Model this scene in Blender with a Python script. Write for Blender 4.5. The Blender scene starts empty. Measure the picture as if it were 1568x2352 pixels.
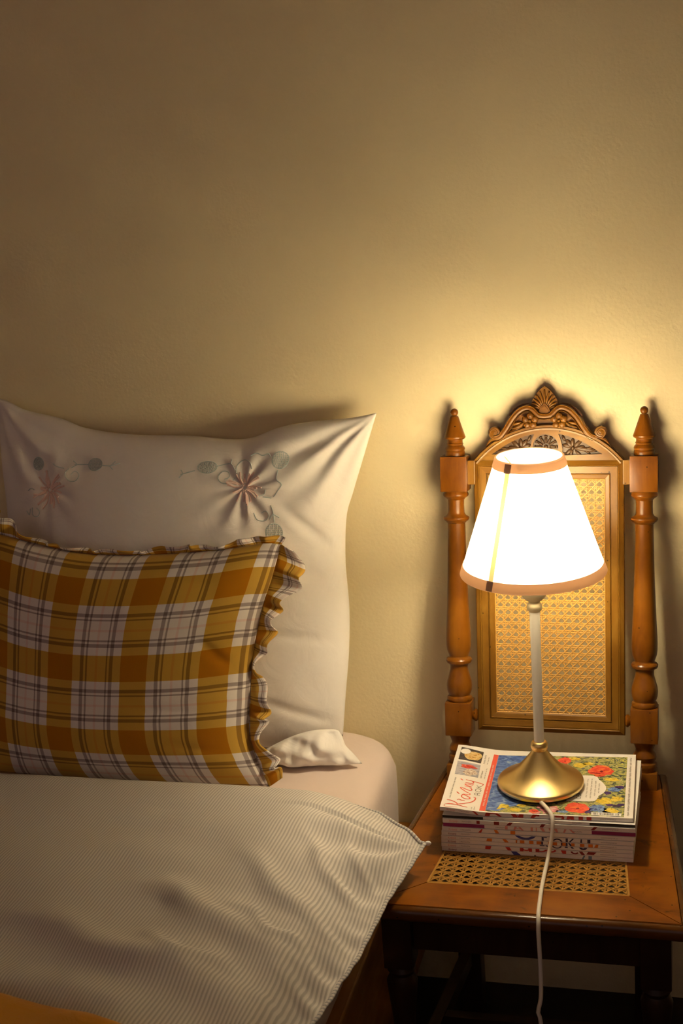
import bpy, bmesh, math, random
import numpy as np
from mathutils import Vector, Matrix, noise

random.seed(7)
scene = bpy.context.scene
COL = scene.collection

# ------------------------------------------------------------------ camera
CAM = Vector((0.25386, -2.31628, 1.56088))
YAW, PITCH, ROLL, FPX = 0.256878, 0.278999, -0.067046, 3397.19
cd = bpy.data.cameras.new('camera')
cam = bpy.data.objects.new('camera', cd)
COL.objects.link(cam)
_f = Vector((-math.sin(YAW) * math.cos(PITCH), math.cos(YAW) * math.cos(PITCH), -math.sin(PITCH)))
_r = Vector((math.cos(YAW), math.sin(YAW), 0))
_u = _r.cross(_f)
_r2 = math.cos(ROLL) * _r + math.sin(ROLL) * _u
_u2 = -math.sin(ROLL) * _r + math.cos(ROLL) * _u
M = Matrix((_r2, _u2, -_f)).transposed().to_4x4()
M.translation = CAM
cam.matrix_world = M
cd.sensor_fit = 'VERTICAL'
cd.sensor_height = 36.0
cd.sensor_width = 24.0
cd.lens = FPX / 2352 * 36.0
cd.clip_start = 0.05
cd.dof.use_dof = True
cd.dof.focus_distance = 2.15
cd.dof.aperture_fstop = 9.0
scene.camera = cam

# ------------------------------------------------------------------ world: dim daylight left in the room
world = bpy.data.worlds.new('room_air')
scene.world = world
world.use_nodes = True
world.node_tree.nodes['Background'].inputs[0].default_value = (0.355, 0.26, 0.245, 1)
world.node_tree.nodes['Background'].inputs[1].default_value = 1.0

BULB_STRENGTH = 208.0
BULB_COLOR = (1.0, 0.815, 0.52)

vs = scene.view_settings
vs.view_transform = 'Standard'
vs.look = 'None'
vs.exposure = 0.06
vs.gamma = 1.0
vs.use_curve_mapping = False
scene.cycles.max_bounces = 10
scene.cycles.diffuse_bounces = 5
scene.cycles.transmission_bounces = 8
scene.cycles.sample_clamp_indirect = 0.0
scene.cycles.use_denoising = True

# ------------------------------------------------------------------ materials
def srgb(r, g, b):
    def f(c):
        c /= 255.0
        return c / 12.92 if c <= 0.04045 else ((c + 0.055) / 1.055) ** 2.4
    return (f(r), f(g), f(b), 1)

def new_mat(name):
    m = bpy.data.materials.new(name)
    m.use_nodes = True
    nt = m.node_tree
    return m, nt, nt.nodes['Principled BSDF']

def N(nt, typ, **kw):
    n = nt.nodes.new(typ)
    for k, v in kw.items():
        setattr(n, k, v)
    return n

def plain(name, col, rough=0.6, metal=0.0, bump=0.0, bscale=400, var=0.0, vscale=20, spec=0.5, sheen=0.0, coat=0.0):
    m, nt, b = new_mat(name)
    b.inputs['Base Color'].default_value = col
    b.inputs['Roughness'].default_value = rough
    b.inputs['Metallic'].default_value = metal
    b.inputs['Specular IOR Level'].default_value = spec
    b.inputs['Sheen Weight'].default_value = sheen
    b.inputs['Coat Weight'].default_value = coat
    tc = N(nt, 'ShaderNodeTexCoord')
    if bump:
        nz = N(nt, 'ShaderNodeTexNoise')
        nz.inputs['Scale'].default_value = bscale
        nz.inputs['Detail'].default_value = 4
        nt.links.new(tc.outputs['Object'], nz.inputs['Vector'])
        bp = N(nt, 'ShaderNodeBump')
        bp.inputs['Strength'].default_value = bump
        bp.inputs['Distance'].default_value = 0.002
        nt.links.new(nz.outputs['Fac'], bp.inputs['Height'])
        nt.links.new(bp.outputs['Normal'], b.inputs['Normal'])
    if var:
        nz = N(nt, 'ShaderNodeTexNoise')
        nz.inputs['Scale'].default_value = vscale
        nz.inputs['Detail'].default_value = 5
        nt.links.new(tc.outputs['Object'], nz.inputs['Vector'])
        hs = N(nt, 'ShaderNodeMix', data_type='RGBA')
        hs.inputs[6].default_value = tuple(c * (1 - var) for c in col[:3]) + (1,)
        hs.inputs[7].default_value = tuple(min(1, c * (1 + var)) for c in col[:3]) + (1,)
        nt.links.new(nz.outputs['Fac'], hs.inputs[0])
        nt.links.new(hs.outputs[2], b.inputs['Base Color'])
    return m

def wood(name, dark, mid, light, axis='Z', scale=9.0, stretch=12.0, rough=0.32, coat=0.25, worm=True, scuff=False):
    m, nt, b = new_mat(name)
    tc = N(nt, 'ShaderNodeTexCoord')
    mp = N(nt, 'ShaderNodeMapping')
    s = [scale * stretch] * 3
    s['XYZ'.index(axis)] = scale
    mp.inputs['Scale'].default_value = s
    nt.links.new(tc.outputs['Object'], mp.inputs['Vector'])
    n1 = N(nt, 'ShaderNodeTexNoise')
    n1.inputs['Scale'].default_value = 1.0
    n1.inputs['Detail'].default_value = 6
    n1.inputs['Roughness'].default_value = 0.6
    n1.inputs['Distortion'].default_value = 0.6
    nt.links.new(mp.outputs[0], n1.inputs['Vector'])
    n2 = N(nt, 'ShaderNodeTexNoise')
    n2.inputs['Scale'].default_value = 14.0
    n2.inputs['Detail'].default_value = 3
    nt.links.new(tc.outputs['Object'], n2.inputs['Vector'])
    mx = N(nt, 'ShaderNodeMath', operation='ADD')
    ml = N(nt, 'ShaderNodeMath', operation='MULTIPLY')
    ml.inputs[1].default_value = 0.5
    nt.links.new(n1.outputs['Fac'], ml.inputs[0])
    ml2 = N(nt, 'ShaderNodeMath', operation='MULTIPLY')
    ml2.inputs[1].default_value = 0.5
    nt.links.new(n2.outputs['Fac'], ml2.inputs[0])
    nt.links.new(ml.outputs[0], mx.inputs[0])
    nt.links.new(ml2.outputs[0], mx.inputs[1])
    cr = N(nt, 'ShaderNodeValToRGB')
    e = cr.color_ramp.elements
    e[0].position = 0.33; e[0].color = dark
    e[1].position = 0.68; e[1].color = light
    k = cr.color_ramp.elements.new(0.5); k.color = mid
    nt.links.new(mx.outputs[0], cr.inputs[0])
    out = cr.outputs[0]
    if worm:
        vo = N(nt, 'ShaderNodeTexVoronoi')
        vo.inputs['Scale'].default_value = 55
        nt.links.new(tc.outputs['Object'], vo.inputs['Vector'])
        lt = N(nt, 'ShaderNodeMath', operation='LESS_THAN')
        lt.inputs[1].default_value = 0.07
        nt.links.new(vo.outputs['Distance'], lt.inputs[0])
        mm = N(nt, 'ShaderNodeMix', data_type='RGBA')
        mm.inputs[7].default_value = tuple(c * 0.25 for c in dark[:3]) + (1,)
        nt.links.new(lt.outputs[0], mm.inputs[0])
        nt.links.new(out, mm.inputs[6])
        out = mm.outputs[2]
    if scuff:
        n3 = N(nt, 'ShaderNodeTexNoise')
        n3.inputs['Scale'].default_value = 16.0
        n3.inputs['Detail'].default_value = 9
        n3.inputs['Roughness'].default_value = 0.72
        n3.inputs['Distortion'].default_value = 0.8
        nt.links.new(tc.outputs['Object'], n3.inputs['Vector'])
        c3 = N(nt, 'ShaderNodeValToRGB')
        c3.color_ramp.elements[0].position = 0.60; c3.color_ramp.elements[0].color = (0, 0, 0, 1)
        c3.color_ramp.elements[1].position = 0.70; c3.color_ramp.elements[1].color = (1, 1, 1, 1)
        nt.links.new(n3.outputs['Fac'], c3.inputs[0])
        m3 = N(nt, 'ShaderNodeMix', data_type='RGBA')
        m3.inputs[7].default_value = tuple(c * 0.5 for c in dark[:3]) + (1,)
        nt.links.new(c3.outputs[0], m3.inputs[0])
        nt.links.new(out, m3.inputs[6])
        out = m3.outputs[2]
    nt.links.new(out, b.inputs['Base Color'])
    b.inputs['Roughness'].default_value = rough
    b.inputs['Specular IOR Level'].default_value = 0.22
    b.inputs['Coat Weight'].default_value = coat * 0.5
    b.inputs['Coat Roughness'].default_value = 0.2
    bp = N(nt, 'ShaderNodeBump')
    bp.inputs['Strength'].default_value = 0.08
    bp.inputs['Distance'].default_value = 0.001
    nt.links.new(n1.outputs['Fac'], bp.inputs['Height'])
    nt.links.new(bp.outputs['Normal'], b.inputs['Normal'])
    return m

def fabric(name, col, weave=1400, bump=0.15, rough=0.95, sheen=0.15, wrinkle=0.0):
    m, nt, b = new_mat(name)
    b.inputs['Base Color'].default_value = col
    b.inputs['Roughness'].default_value = rough
    b.inputs['Specular IOR Level'].default_value = 0.15
    b.inputs['Sheen Weight'].default_value = sheen
    tc = N(nt, 'ShaderNodeTexCoord')
    nz = N(nt, 'ShaderNodeTexNoise')
    nz.inputs['Scale'].default_value = weave
    nt.links.new(tc.outputs['Object'], nz.inputs['Vector'])
    bp = N(nt, 'ShaderNodeBump')
    bp.inputs['Strength'].default_value = bump
    bp.inputs['Distance'].default_value = 0.0006
    nt.links.new(nz.outputs['Fac'], bp.inputs['Height'])
    last = bp
    if wrinkle:
        n2 = N(nt, 'ShaderNodeTexNoise')
        n2.inputs['Scale'].default_value = 22
        n2.inputs['Detail'].default_value = 5
        n2.inputs['Distortion'].default_value = 1.2
        nt.links.new(tc.outputs['Object'], n2.inputs['Vector'])
        b2 = N(nt, 'ShaderNodeBump')
        b2.inputs['Strength'].default_value = wrinkle
        b2.inputs['Distance'].default_value = 0.012
        nt.links.new(n2.outputs['Fac'], b2.inputs['Height'])
        nt.links.new(bp.outputs['Normal'], b2.inputs['Normal'])
        last = b2
    nt.links.new(last.outputs['Normal'], b.inputs['Normal'])
    return m

MAT = {}
MAT['wall'] = plain('wall_paint', (0.75, 0.645, 0.405, 1), rough=0.85, bump=0.35, bscale=170, var=0.025, vscale=2.5, spec=0.2)
MAT['ceiling'] = plain('ceiling_paint', (0.68, 0.57, 0.41, 1), rough=0.9, bump=0.1)
MAT['floor'] = wood('floor_boards', (0.010, 0.005, 0.0025, 1), (0.018, 0.009, 0.004, 1), (0.026, 0.013, 0.006, 1), axis='Y', scale=2, rough=0.5, coat=0.0, worm=False)
MAT['post'] = wood('turned_walnut', (0.0964, 0.0279, 0.0015, 1), (0.1584, 0.0508, 0.0029, 1), (0.2135, 0.0768, 0.0058, 1), axis='Z', scale=7, stretch=7)
MAT['panel'] = wood('panel_walnut', (0.1188, 0.0461, 0.0044, 1), (0.1782, 0.0800, 0.0089, 1), (0.2376, 0.1216, 0.0179, 1), axis='Z', scale=9, stretch=6)
MAT['panel_x'] = wood('rail_walnut', (0.1188, 0.0461, 0.0044, 1), (0.1782, 0.0800, 0.0089, 1), (0.2376, 0.1216, 0.0179, 1), axis='X', scale=9, stretch=6)
MAT['crest'] = wood('carved_walnut', (0.1008, 0.0355, 0.0032, 1), (0.1575, 0.0615, 0.0056, 1), (0.2079, 0.0937, 0.0119, 1), axis='X', scale=10, stretch=4, rough=0.38)
MAT['carve_dark'] = wood('dark_carving', (0.0385, 0.0182, 0.0066, 1), (0.0660, 0.0330, 0.0127, 1), (0.0990, 0.0523, 0.0220, 1), axis='X', scale=12, stretch=3, rough=0.35, worm=False)  # darker tone for the carvings and the sunk ground behind them
MAT['seat'] = wood('seat_walnut', (0.1095, 0.0271, 0.0005, 1), (0.2190, 0.0604, 0.0013, 1), (0.3027, 0.0958, 0.0029, 1), axis='X', scale=8, stretch=3.5, rough=0.30, coat=0.3, scuff=True)
MAT['seat_edge'] = wood('seat_edge_walnut', (0.055, 0.017, 0.002, 1), (0.095, 0.031, 0.004, 1), (0.13, 0.046, 0.007, 1), axis='X', scale=6, stretch=8, rough=0.25, coat=0.4)
MAT['leg'] = wood('shaded_leg', (0.018, 0.006, 0.002, 1), (0.03, 0.011, 0.004, 1), (0.045, 0.018, 0.006, 1), axis='Z', scale=6, stretch=8, rough=0.4)  # chair wood with the shade under the seat put into its colour
MAT['cane'] = plain('cane_strands', (0.5060, 0.2702, 0.0575, 1), rough=0.42, var=0.3, vscale=160)
MAT['cane_seat'] = plain('seat_cane_strands', (0.4370, 0.2121, 0.0319, 1), rough=0.38, var=0.3, vscale=120)
MAT['bedwood'] = wood('bed_pine', (0.30, 0.125, 0.022, 1), (0.42, 0.19, 0.04, 1), (0.52, 0.27, 0.075, 1), axis='Y', scale=3, stretch=14, rough=0.4, worm=False)
MAT['sheet'] = fabric('pink_sheet', (0.74, 0.62, 0.565, 1), wrinkle=0.10)
MAT['pillow'] = fabric('white_cotton', (0.80, 0.765, 0.72, 1), wrinkle=0.14)
MAT['flap'] = fabric('white_cotton_flap', (0.84, 0.81, 0.77, 1), wrinkle=0.25)
MAT['brass'] = plain('brushed_brass', (0.86, 0.66, 0.30, 1), rough=0.36, metal=1.0)
MAT['cup'] = plain('satin_nickel_brass', (0.66, 0.58, 0.38, 1), rough=0.42, metal=0.7)
MAT['stem'] = plain('white_enamel', (0.88, 0.86, 0.78, 1), rough=0.35)
MAT['felt'] = plain('black_felt', (0.012, 0.010, 0.008, 1), rough=0.9)
MAT['cord'] = plain('white_cord', (0.78, 0.72, 0.62, 1), rough=0.5)
MAT['paper'] = plain('paper_edges', (0.72, 0.66, 0.58, 1), rough=0.9, var=0.1, vscale=300)
MAT['cover'] = plain('glossy_cover', (0.83, 0.80, 0.76, 1), rough=0.35)
MAT['throw'] = fabric('mustard_wool', (0.55, 0.24, 0.012, 1), weave=500, bump=0.8, wrinkle=0.2)
MAT['thread_blue'] = fabric('blue_thread', (0.48, 0.56, 0.55, 1), weave=900, bump=0.5)
MAT['thread_pink'] = fabric('pink_thread', (0.80, 0.60, 0.54, 1), weave=900, bump=0.5)

def ink(name, col, rough=0.4):
    return plain(name, col, rough=rough)

# lamp shade cloth: thin translucent cloth
def shade_mat(name, trans, diff, mixf):
    m = bpy.data.materials.new(name)
    m.use_nodes = True
    nt = m.node_tree
    nt.nodes.clear()
    o = N(nt, 'ShaderNodeOutputMaterial')
    t = N(nt, 'ShaderNodeBsdfTranslucent')
    t.inputs[0].default_value = trans
    d = N(nt, 'ShaderNodeBsdfDiffuse')
    d.inputs[0].default_value = diff
    mx = N(nt, 'ShaderNodeMixShader')
    mx.inputs[0].default_value = mixf
    tc = N(nt, 'ShaderNodeTexCoord')
    nz = N(nt, 'ShaderNodeTexNoise')
    nz.inputs['Scale'].default_value = 900
    bp = N(nt, 'ShaderNodeBump')
    bp.inputs['Strength'].default_value = 0.1
    bp.inputs['Distance'].default_value = 0.0005
    nt.links.new(tc.outputs['Object'], nz.inputs['Vector'])
    nt.links.new(nz.outputs['Fac'], bp.inputs['Height'])
    nt.links.new(bp.outputs['Normal'], d.inputs['Normal'])
    nt.links.new(t.outputs[0], mx.inputs[1])
    nt.links.new(d.outputs[0], mx.inputs[2])
    nt.links.new(mx.outputs[0], o.inputs[0])
    return m
MAT['shade'] = shade_mat('shade_cloth', (0.92, 0.89, 0.82, 1), (0.85, 0.82, 0.75, 1), 0.25)
MAT['shade_band'] = shade_mat('shade_trim', (0.46, 0.345, 0.255, 1), (0.60, 0.48, 0.38, 1), 0.45)
MAT['shade_tab'] = shade_mat('shade_tab', (0.26, 0.19, 0.165, 1), (0.42, 0.32, 0.27, 1), 0.55)
MAT['shade_seam'] = shade_mat('shade_seam', (0.22, 0.165, 0.075, 1), (0.7, 0.6, 0.42, 1), 0.5)

m, nt, b = new_mat('bulb_glow')
b.inputs['Base Color'].default_value = (1, 1, 1, 1)
b.inputs['Emission Color'].default_value = (*BULB_COLOR, 1)
b.inputs['Emission Strength'].default_value = BULB_STRENGTH
MAT['bulb'] = m

# plaid cotton: warp and weft stripes multiplied
def plaid_mat():
    m, nt, b = new_mat('plaid_cotton')
    b.inputs['Roughness'].default_value = 0.95
    b.inputs['Specular IOR Level'].default_value = 0.1
    b.inputs['Sheen Weight'].default_value = 0.1
    uv = N(nt, 'ShaderNodeUVMap')
    uv.uv_map = 'UVMap'
    sp = N(nt, 'ShaderNodeSeparateXYZ')
    nt.links.new(uv.outputs[0], sp.inputs[0])
    W = (0.86, 0.83, 0.80, 1); MU = (0.65, 0.405, 0.065, 1); DK = (0.42, 0.37, 0.36, 1); PK = (0.84, 0.70, 0.66, 1)
    stops = [(0, MU), (.345, W), (.45, DK), (.497, W), (.525, DK), (.547, W), (.655, PK), (.685, W), (.797, DK), (.819, W), (.847, DK), (.894, W)]
    outs = []
    for ax, start, per in (('X', 0.298, 0.2745), ('Y', 0.478, 0.32)):
        s = N(nt, 'ShaderNodeMath', operation='SUBTRACT'); s.inputs[1].default_value = start
        nt.links.new(sp.outputs[ax], s.inputs[0])
        d = N(nt, 'ShaderNodeMath', operation='DIVIDE'); d.inputs[1].default_value = per
        nt.links.new(s.outputs[0], d.inputs[0])
        fl = N(nt, 'ShaderNodeMath', operation='FLOORED_MODULO'); fl.inputs[1].default_value = 1.0
        nt.links.new(d.outputs[0], fl.inputs[0])
        cr = N(nt, 'ShaderNodeValToRGB')
        cr.color_ramp.interpolation = 'CONSTANT'
        el = cr.color_ramp.elements
        el[0].position = 0; el[0].color = MU
        el[1].position = stops[1][0]; el[1].color = stops[1][1]
        for p, c in stops[2:]:
            q = el.new(p); q.color = c
        nt.links.new(fl.outputs[0], cr.inputs[0])
        outs.append(cr.outputs[0])
    mx = N(nt, 'ShaderNodeMix', data_type='RGBA', blend_type='MULTIPLY')
    mx.inputs[0].default_value = 1.0
    nt.links.new(outs[0], mx.inputs[6]); nt.links.new(outs[1], mx.inputs[7])
    nt.links.new(mx.outputs[2], b.inputs['Base Color'])
    tc = N(nt, 'ShaderNodeTexCoord')
    nz = N(nt, 'ShaderNodeTexNoise'); nz.inputs['Scale'].default_value = 1300
    nt.links.new(tc.outputs['Object'], nz.inputs['Vector'])
    n2 = N(nt, 'ShaderNodeTexNoise'); n2.inputs['Scale'].default_value = 30; n2.inputs['Detail'].default_value = 4
    nt.links.new(tc.outputs['Object'], n2.inputs['Vector'])
    bp = N(nt, 'ShaderNodeBump'); bp.inputs['Strength'].default_value = 0.15; bp.inputs['Distance'].default_value = 0.0006
    b2 = N(nt, 'ShaderNodeBump'); b2.inputs['Strength'].default_value = 0.12; b2.inputs['Distance'].default_value = 0.01
    nt.links.new(nz.outputs['Fac'], bp.inputs['Height'])
    nt.links.new(n2.outputs['Fac'], b2.inputs['Height'])
    nt.links.new(bp.outputs['Normal'], b2.inputs['Normal'])
    nt.links.new(b2.outputs['Normal'], b.inputs['Normal'])
    return m
MAT['plaid'] = plaid_mat()

# pinstriped duvet cotton (stripes along the bed)
def stripe_mat(name, A, B, per, duty):
    m, nt, b = new_mat(name)
    b.inputs['Roughness'].default_value = 0.95
    b.inputs['Specular IOR Level'].default_value = 0.1
    uv = N(nt, 'ShaderNodeUVMap'); uv.uv_map = 'UVMap'
    sp = N(nt, 'ShaderNodeSeparateXYZ'); nt.links.new(uv.outputs[0], sp.inputs[0])
    d = N(nt, 'ShaderNodeMath', operation='DIVIDE'); d.inputs[1].default_value = per
    nt.links.new(sp.outputs['X'], d.inputs[0])
    fl = N(nt, 'ShaderNodeMath', operation='FLOORED_MODULO'); fl.inputs[1].default_value = 1.0
    nt.links.new(d.outputs[0], fl.inputs[0])
    cr = N(nt, 'ShaderNodeValToRGB')
    el = cr.color_ramp.elements
    el[0].position = 0.0; el[0].color = B
    el[1].position = 1.0; el[1].color = B
    for p, c in ((duty - .1, B), (duty + .1, A), (.9, A)):
        q = el.new(p); q.color = c
    nt.links.new(fl.outputs[0], cr.inputs[0])
    nt.links.new(cr.outputs[0], b.inputs['Base Color'])
    tc = N(nt, 'ShaderNodeTexCoord')
    n2 = N(nt, 'ShaderNodeTexNoise'); n2.inputs['Scale'].default_value = 26; n2.inputs['Detail'].default_value = 5
    nt.links.new(tc.outputs['Object'], n2.inputs['Vector'])
    b2 = N(nt, 'ShaderNodeBump'); b2.inputs['Strength'].default_value = 0.18; b2.inputs['Distance'].default_value = 0.01
    nt.links.new(n2.outputs['Fac'], b2.inputs['Height'])
    nt.links.new(b2.outputs['Normal'], b.inputs['Normal'])
    return m
MAT['duvet'] = stripe_mat('pinstripe_cotton', (0.63, 0.60, 0.555, 1), (0.43, 0.405, 0.385, 1), 0.0046, 0.42)
MAT['piping'] = stripe_mat('overlock_edge', (0.60, 0.57, 0.53, 1), (0.34, 0.33, 0.34, 1), 0.006, 0.4)

# ------------------------------------------------------------------ mesh helpers
class MB:
    """collects geometry for one mesh object"""
    def __init__(self):
        self.v = []; self.f = []; self.uv = None
    def add(self, vs_, fs_):
        o = len(self.v)
        self.v += [tuple(p) for p in vs_]
        self.f += [tuple(i + o for i in f) for f in fs_]
        return self
    def box(self, x0, x1, y0, y1, z0, z1, fn=None):
        p = [(x, y, z) for z in (z0, z1) for y in (y0, y1) for x in (x0, x1)]
        if fn: p = [fn(*q) for q in p]
        return self.add(p, [(0, 2, 3, 1), (4, 5, 7, 6), (0, 1, 5, 4), (2, 6, 7, 3), (0, 4, 6, 2), (1, 3, 7, 5)])
    def bevbox(self, x0, x1, y0, y1, z0, z1, b, fn=None):
        bm = bmesh.new()
        bmesh.ops.create_cube(bm, size=1.0)
        for v in bm.verts:
            v.co = Vector((x0 + (v.co.x + .5) * (x1 - x0), y0 + (v.co.y + .5) * (y1 - y0), z0 + (v.co.z + .5) * (z1 - z0)))
        bmesh.ops.bevel(bm, geom=bm.edges[:], offset=b, segments=2, affect='EDGES', profile=0.6)
        bm.verts.index_update()
        p = [tuple(v.co) for v in bm.verts]
        if fn: p = [fn(*q) for q in p]
        f = [[v.index for v in fc.verts] for fc in bm.faces]
        bm.free()
        return self.add(p, f)
    def lathe(self, prof, n=32, fn=None, cap=True):
        """prof: list of (height, radius) about the z axis"""
        p = []; f = []
        for h, r in prof:
            for k in range(n):
                a = 2 * math.pi * k / n
                p.append((r * math.cos(a), r * math.sin(a), h))
        for i in range(len(prof) - 1):
            for k in range(n):
                k2 = (k + 1) % n
                f.append((i * n + k, i * n + k2, (i + 1) * n + k2, (i + 1) * n + k))
        if cap:
            f.append(tuple(range(n - 1, -1, -1)))
            f.append(tuple((len(prof) - 1) * n + k for k in range(n)))
        if fn: p = [fn(*q) for q in p]
        return self.add(p, f)
    def tube(self, path, r, n=8, fn=None, flat=1.0, up=None, cap=True):
        """swept round (or flattened) section; r may be a list"""
        P = [Vector(q) for q in path]
        m = len(P)
        R = r if isinstance(r, (list, tuple)) else [r] * m
        p = []; f = []
        prev = None
        for i in range(m):
            t = (P[min(i + 1, m - 1)] - P[max(i - 1, 0)]).normalized()
            if up is not None:
                a = Vector(up)
            elif prev is None:
                a = Vector((0, 0, 1)) if abs(t.z) < .9 else Vector((1, 0, 0))
            else:
                a = prev
            s = t.cross(a).normalized(); u = s.cross(t).normalized(); prev = u
            for k in range(n):
                an = 2 * math.pi * k / n
                p.append(P[i] + s * (R[i] * math.cos(an)) + u * (R[i] * flat * math.sin(an)))
        for i in range(m - 1):
            for k in range(n):
                k2 = (k + 1) % n
                f.append((i * n + k, i * n + k2, (i + 1) * n + k2, (i + 1) * n + k))
        if cap:
            f.append(tuple(range(n - 1, -1, -1))); f.append(tuple((m - 1) * n + k for k in range(n)))
        if fn: p = [fn(*q) for q in p]
        return self.add(p, f)
    def ellipsoid(self, c, rx, ry, rz, rot=0.0, n=12, m=8, fn=None):
        """rot turns it in the x-z plane"""
        p = []; f = []
        ca, sa = math.cos(rot), math.sin(rot)
        for i in range(m + 1):
            ph = math.pi * i / m
            for k in range(n):
                a = 2 * math.pi * k / n
                x = rx * math.sin(ph) * math.cos(a); y = ry * math.sin(ph) * math.sin(a); z = rz * math.cos(ph)
                p.append((c[0] + x * ca - z * sa, c[1] + y, c[2] + x * sa + z * ca))
        for i in range(m):
            for k in range(n):
                k2 = (k + 1) % n
                f.append((i * n + k, (i + 1) * n + k, (i + 1) * n + k2, i * n + k2))
        if fn: p = [fn(*q) for q in p]
        return self.add(p, f)
    def prism(self, poly, d0, d1, fn=None):
        """poly in the x-z plane, extruded along y"""
        n = len(poly)
        p = [(x, d0, z) for x, z in poly] + [(x, d1, z) for x, z in poly]
        f = [tuple(range(n)), tuple(range(2 * n - 1, n - 1, -1))]
        for k in range(n):
            k2 = (k + 1) % n
            f.append((k, n + k, n + k2, k2))
        if fn: p = [fn(*q) for q in p]
        return self.add(p, f)
    def build(self, name, mat, parent=None, smooth=False, angle=None, fix=True):
        me = bpy.data.meshes.new(name)
        me.from_pydata(self.v, [], self.f)
        me.validate()
        if fix:
            bm = bmesh.new(); bm.from_mesh(me)
            bmesh.ops.remove_doubles(bm, verts=bm.verts, dist=1e-6)
            bmesh.ops.recalc_face_normals(bm, faces=bm.faces)
            bm.to_mesh(me); bm.free()
        return link(name, me, mat, parent, smooth, angle)

def link(name, me, mat, parent=None, smooth=False, angle=None):
    if mat is not None:
        me.materials.clear()
        me.materials.append(mat)
    if smooth:
        me.polygons.foreach_set('use_smooth', [True] * len(me.polygons))
        if angle is not None:
            me.set_sharp_from_angle(angle=math.radians(angle))
    o = bpy.data.objects.new(name, me)
    COL.objects.link(o)
    if parent is not None:
        o.parent = parent
    return o

def empty(name, loc=(0, 0, 0), rot=(0, 0, 0)):
    o = bpy.data.objects.new(name, None)
    o.empty_display_size = 0.05
    COL.objects.link(o)
    o.location = loc; o.rotation_euler = rot
    return o

def tag(o, label=None, cat=None, group=None, kind=None):
    if label: o['label'] = label
    if cat: o['category'] = cat
    if group: o['group'] = group
    if kind: o['kind'] = kind
    return o

def spline(pts, n):
    """Catmull-Rom through points (tuples of any length), n samples uniform in length"""
    P = [np.array(p, float) for p in pts]
    P = [2 * P[0] - P[1]] + P + [2 * P[-1] - P[-2]]
    out = []
    for i in range(1, len(P) - 2):
        for t in np.linspace(0, 1, 24, endpoint=False):
            a, b_, c, d = P[i - 1], P[i], P[i + 1], P[i + 2]
            out.append(.5 * ((2 * b_) + (-a + c) * t + (2 * a - 5 * b_ + 4 * c - d) * t * t + (-a + 3 * b_ - 3 * c + d) * t ** 3))
    out.append(P[-2])
    out = np.array(out)
    L = np.concatenate([[0], np.cumsum(np.linalg.norm(np.diff(out, axis=0), axis=1))])
    s = np.linspace(0, L[-1], n)
    return np.stack([np.interp(s, L, out[:, k]) for k in range(out.shape[1])], 1)

def smooth01(t):
    t = max(0.0, min(1.0, t))
    return t * t * (3 - 2 * t)

def nz(x, y, z=0.0):
    return noise.noise(Vector((x, y, z)))

def curve_plate(outer, holes, depth):
    """flat plate with holes, in x-z plane, thickness centred on y=0 -> mesh data"""
    cu = bpy.data.curves.new('plate', 'CURVE')
    cu.dimensions = '2D'; cu.fill_mode = 'BOTH'; cu.extrude = depth / 2
    for poly in [outer] + holes:
        s = cu.splines.new('POLY')
        s.points.add(len(poly) - 1)
        for i, (x, z) in enumerate(poly):
            s.points[i].co = (x, z, 0, 1)
        s.use_cyclic_u = True
    ob = bpy.data.objects.new('plate', cu)
    COL.objects.link(ob)
    dg = bpy.context.evaluated_depsgraph_get()
    me = bpy.data.meshes.new_from_object(ob.evaluated_get(dg))
    bpy.data.objects.remove(ob); bpy.data.curves.remove(cu)
    for v in me.vertices:
        v.co = (v.co.x, -v.co.z, v.co.y)
    return me

def text_mesh(txt, size):
    cu = bpy.data.curves.new('txt', 'FONT')
    cu.body = txt; cu.size = size; cu.resolution_u = 2
    ob = bpy.data.objects.new('txt', cu)
    COL.objects.link(ob)
    dg = bpy.context.evaluated_depsgraph_get()
    me = bpy.data.meshes.new_from_object(ob.evaluated_get(dg))
    bpy.data.objects.remove(ob); bpy.data.curves.remove(cu)
    return me

# ================================================================== SETTING
WALL_Y = -0.018
mb = MB().box(-3.2, 1.6, WALL_Y, 0.12, 0.0, 2.7)
tag(mb.build('wall_back', MAT['wall']), 'plain pale yellow painted wall behind the bed', 'wall', kind='structure')
mb = MB().box(-3.2, 1.6, -3.4, WALL_Y, -0.05, 0.0)
tag(mb.build('floor', MAT['floor']), 'dark floor below the bed and the chair', 'floor', kind='structure')

tag(MB().box(-3.2, 1.6, -3.4, WALL_Y, 2.7, 2.8).build('ceiling', MAT['ceiling']), 'unseen ceiling above the bed, added to cut ambient light from above', 'ceiling', kind='structure')  # out of view; added so less ambient falls on the duvet
tag(MB().box(-3.3, -3.2, -3.4, WALL_Y, 0.0, 2.7).build('wall_left', MAT['wall']), 'unseen side wall beyond the bed, added to hold back ambient light', 'wall', kind='structure')  # out of view; added so ambient comes from the front only
tag(MB().box(1.6, 1.7, -3.4, WALL_Y, 0.0, 2.7).build('wall_right', MAT['wall']), 'unseen side wall beyond the chair, added to hold back ambient light', 'wall', kind='structure')  # out of view; added to close off ambient from this side

tag(MB().box(-3.2, 1.6, -3.5, -3.4, 0.0, 1.15).build('light_block_wall', MAT['wall']), 'unseen low wall added to keep room light from under the chair', 'wall', kind='structure')  # unseen half-height wall, added to block low light under the chair

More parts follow.
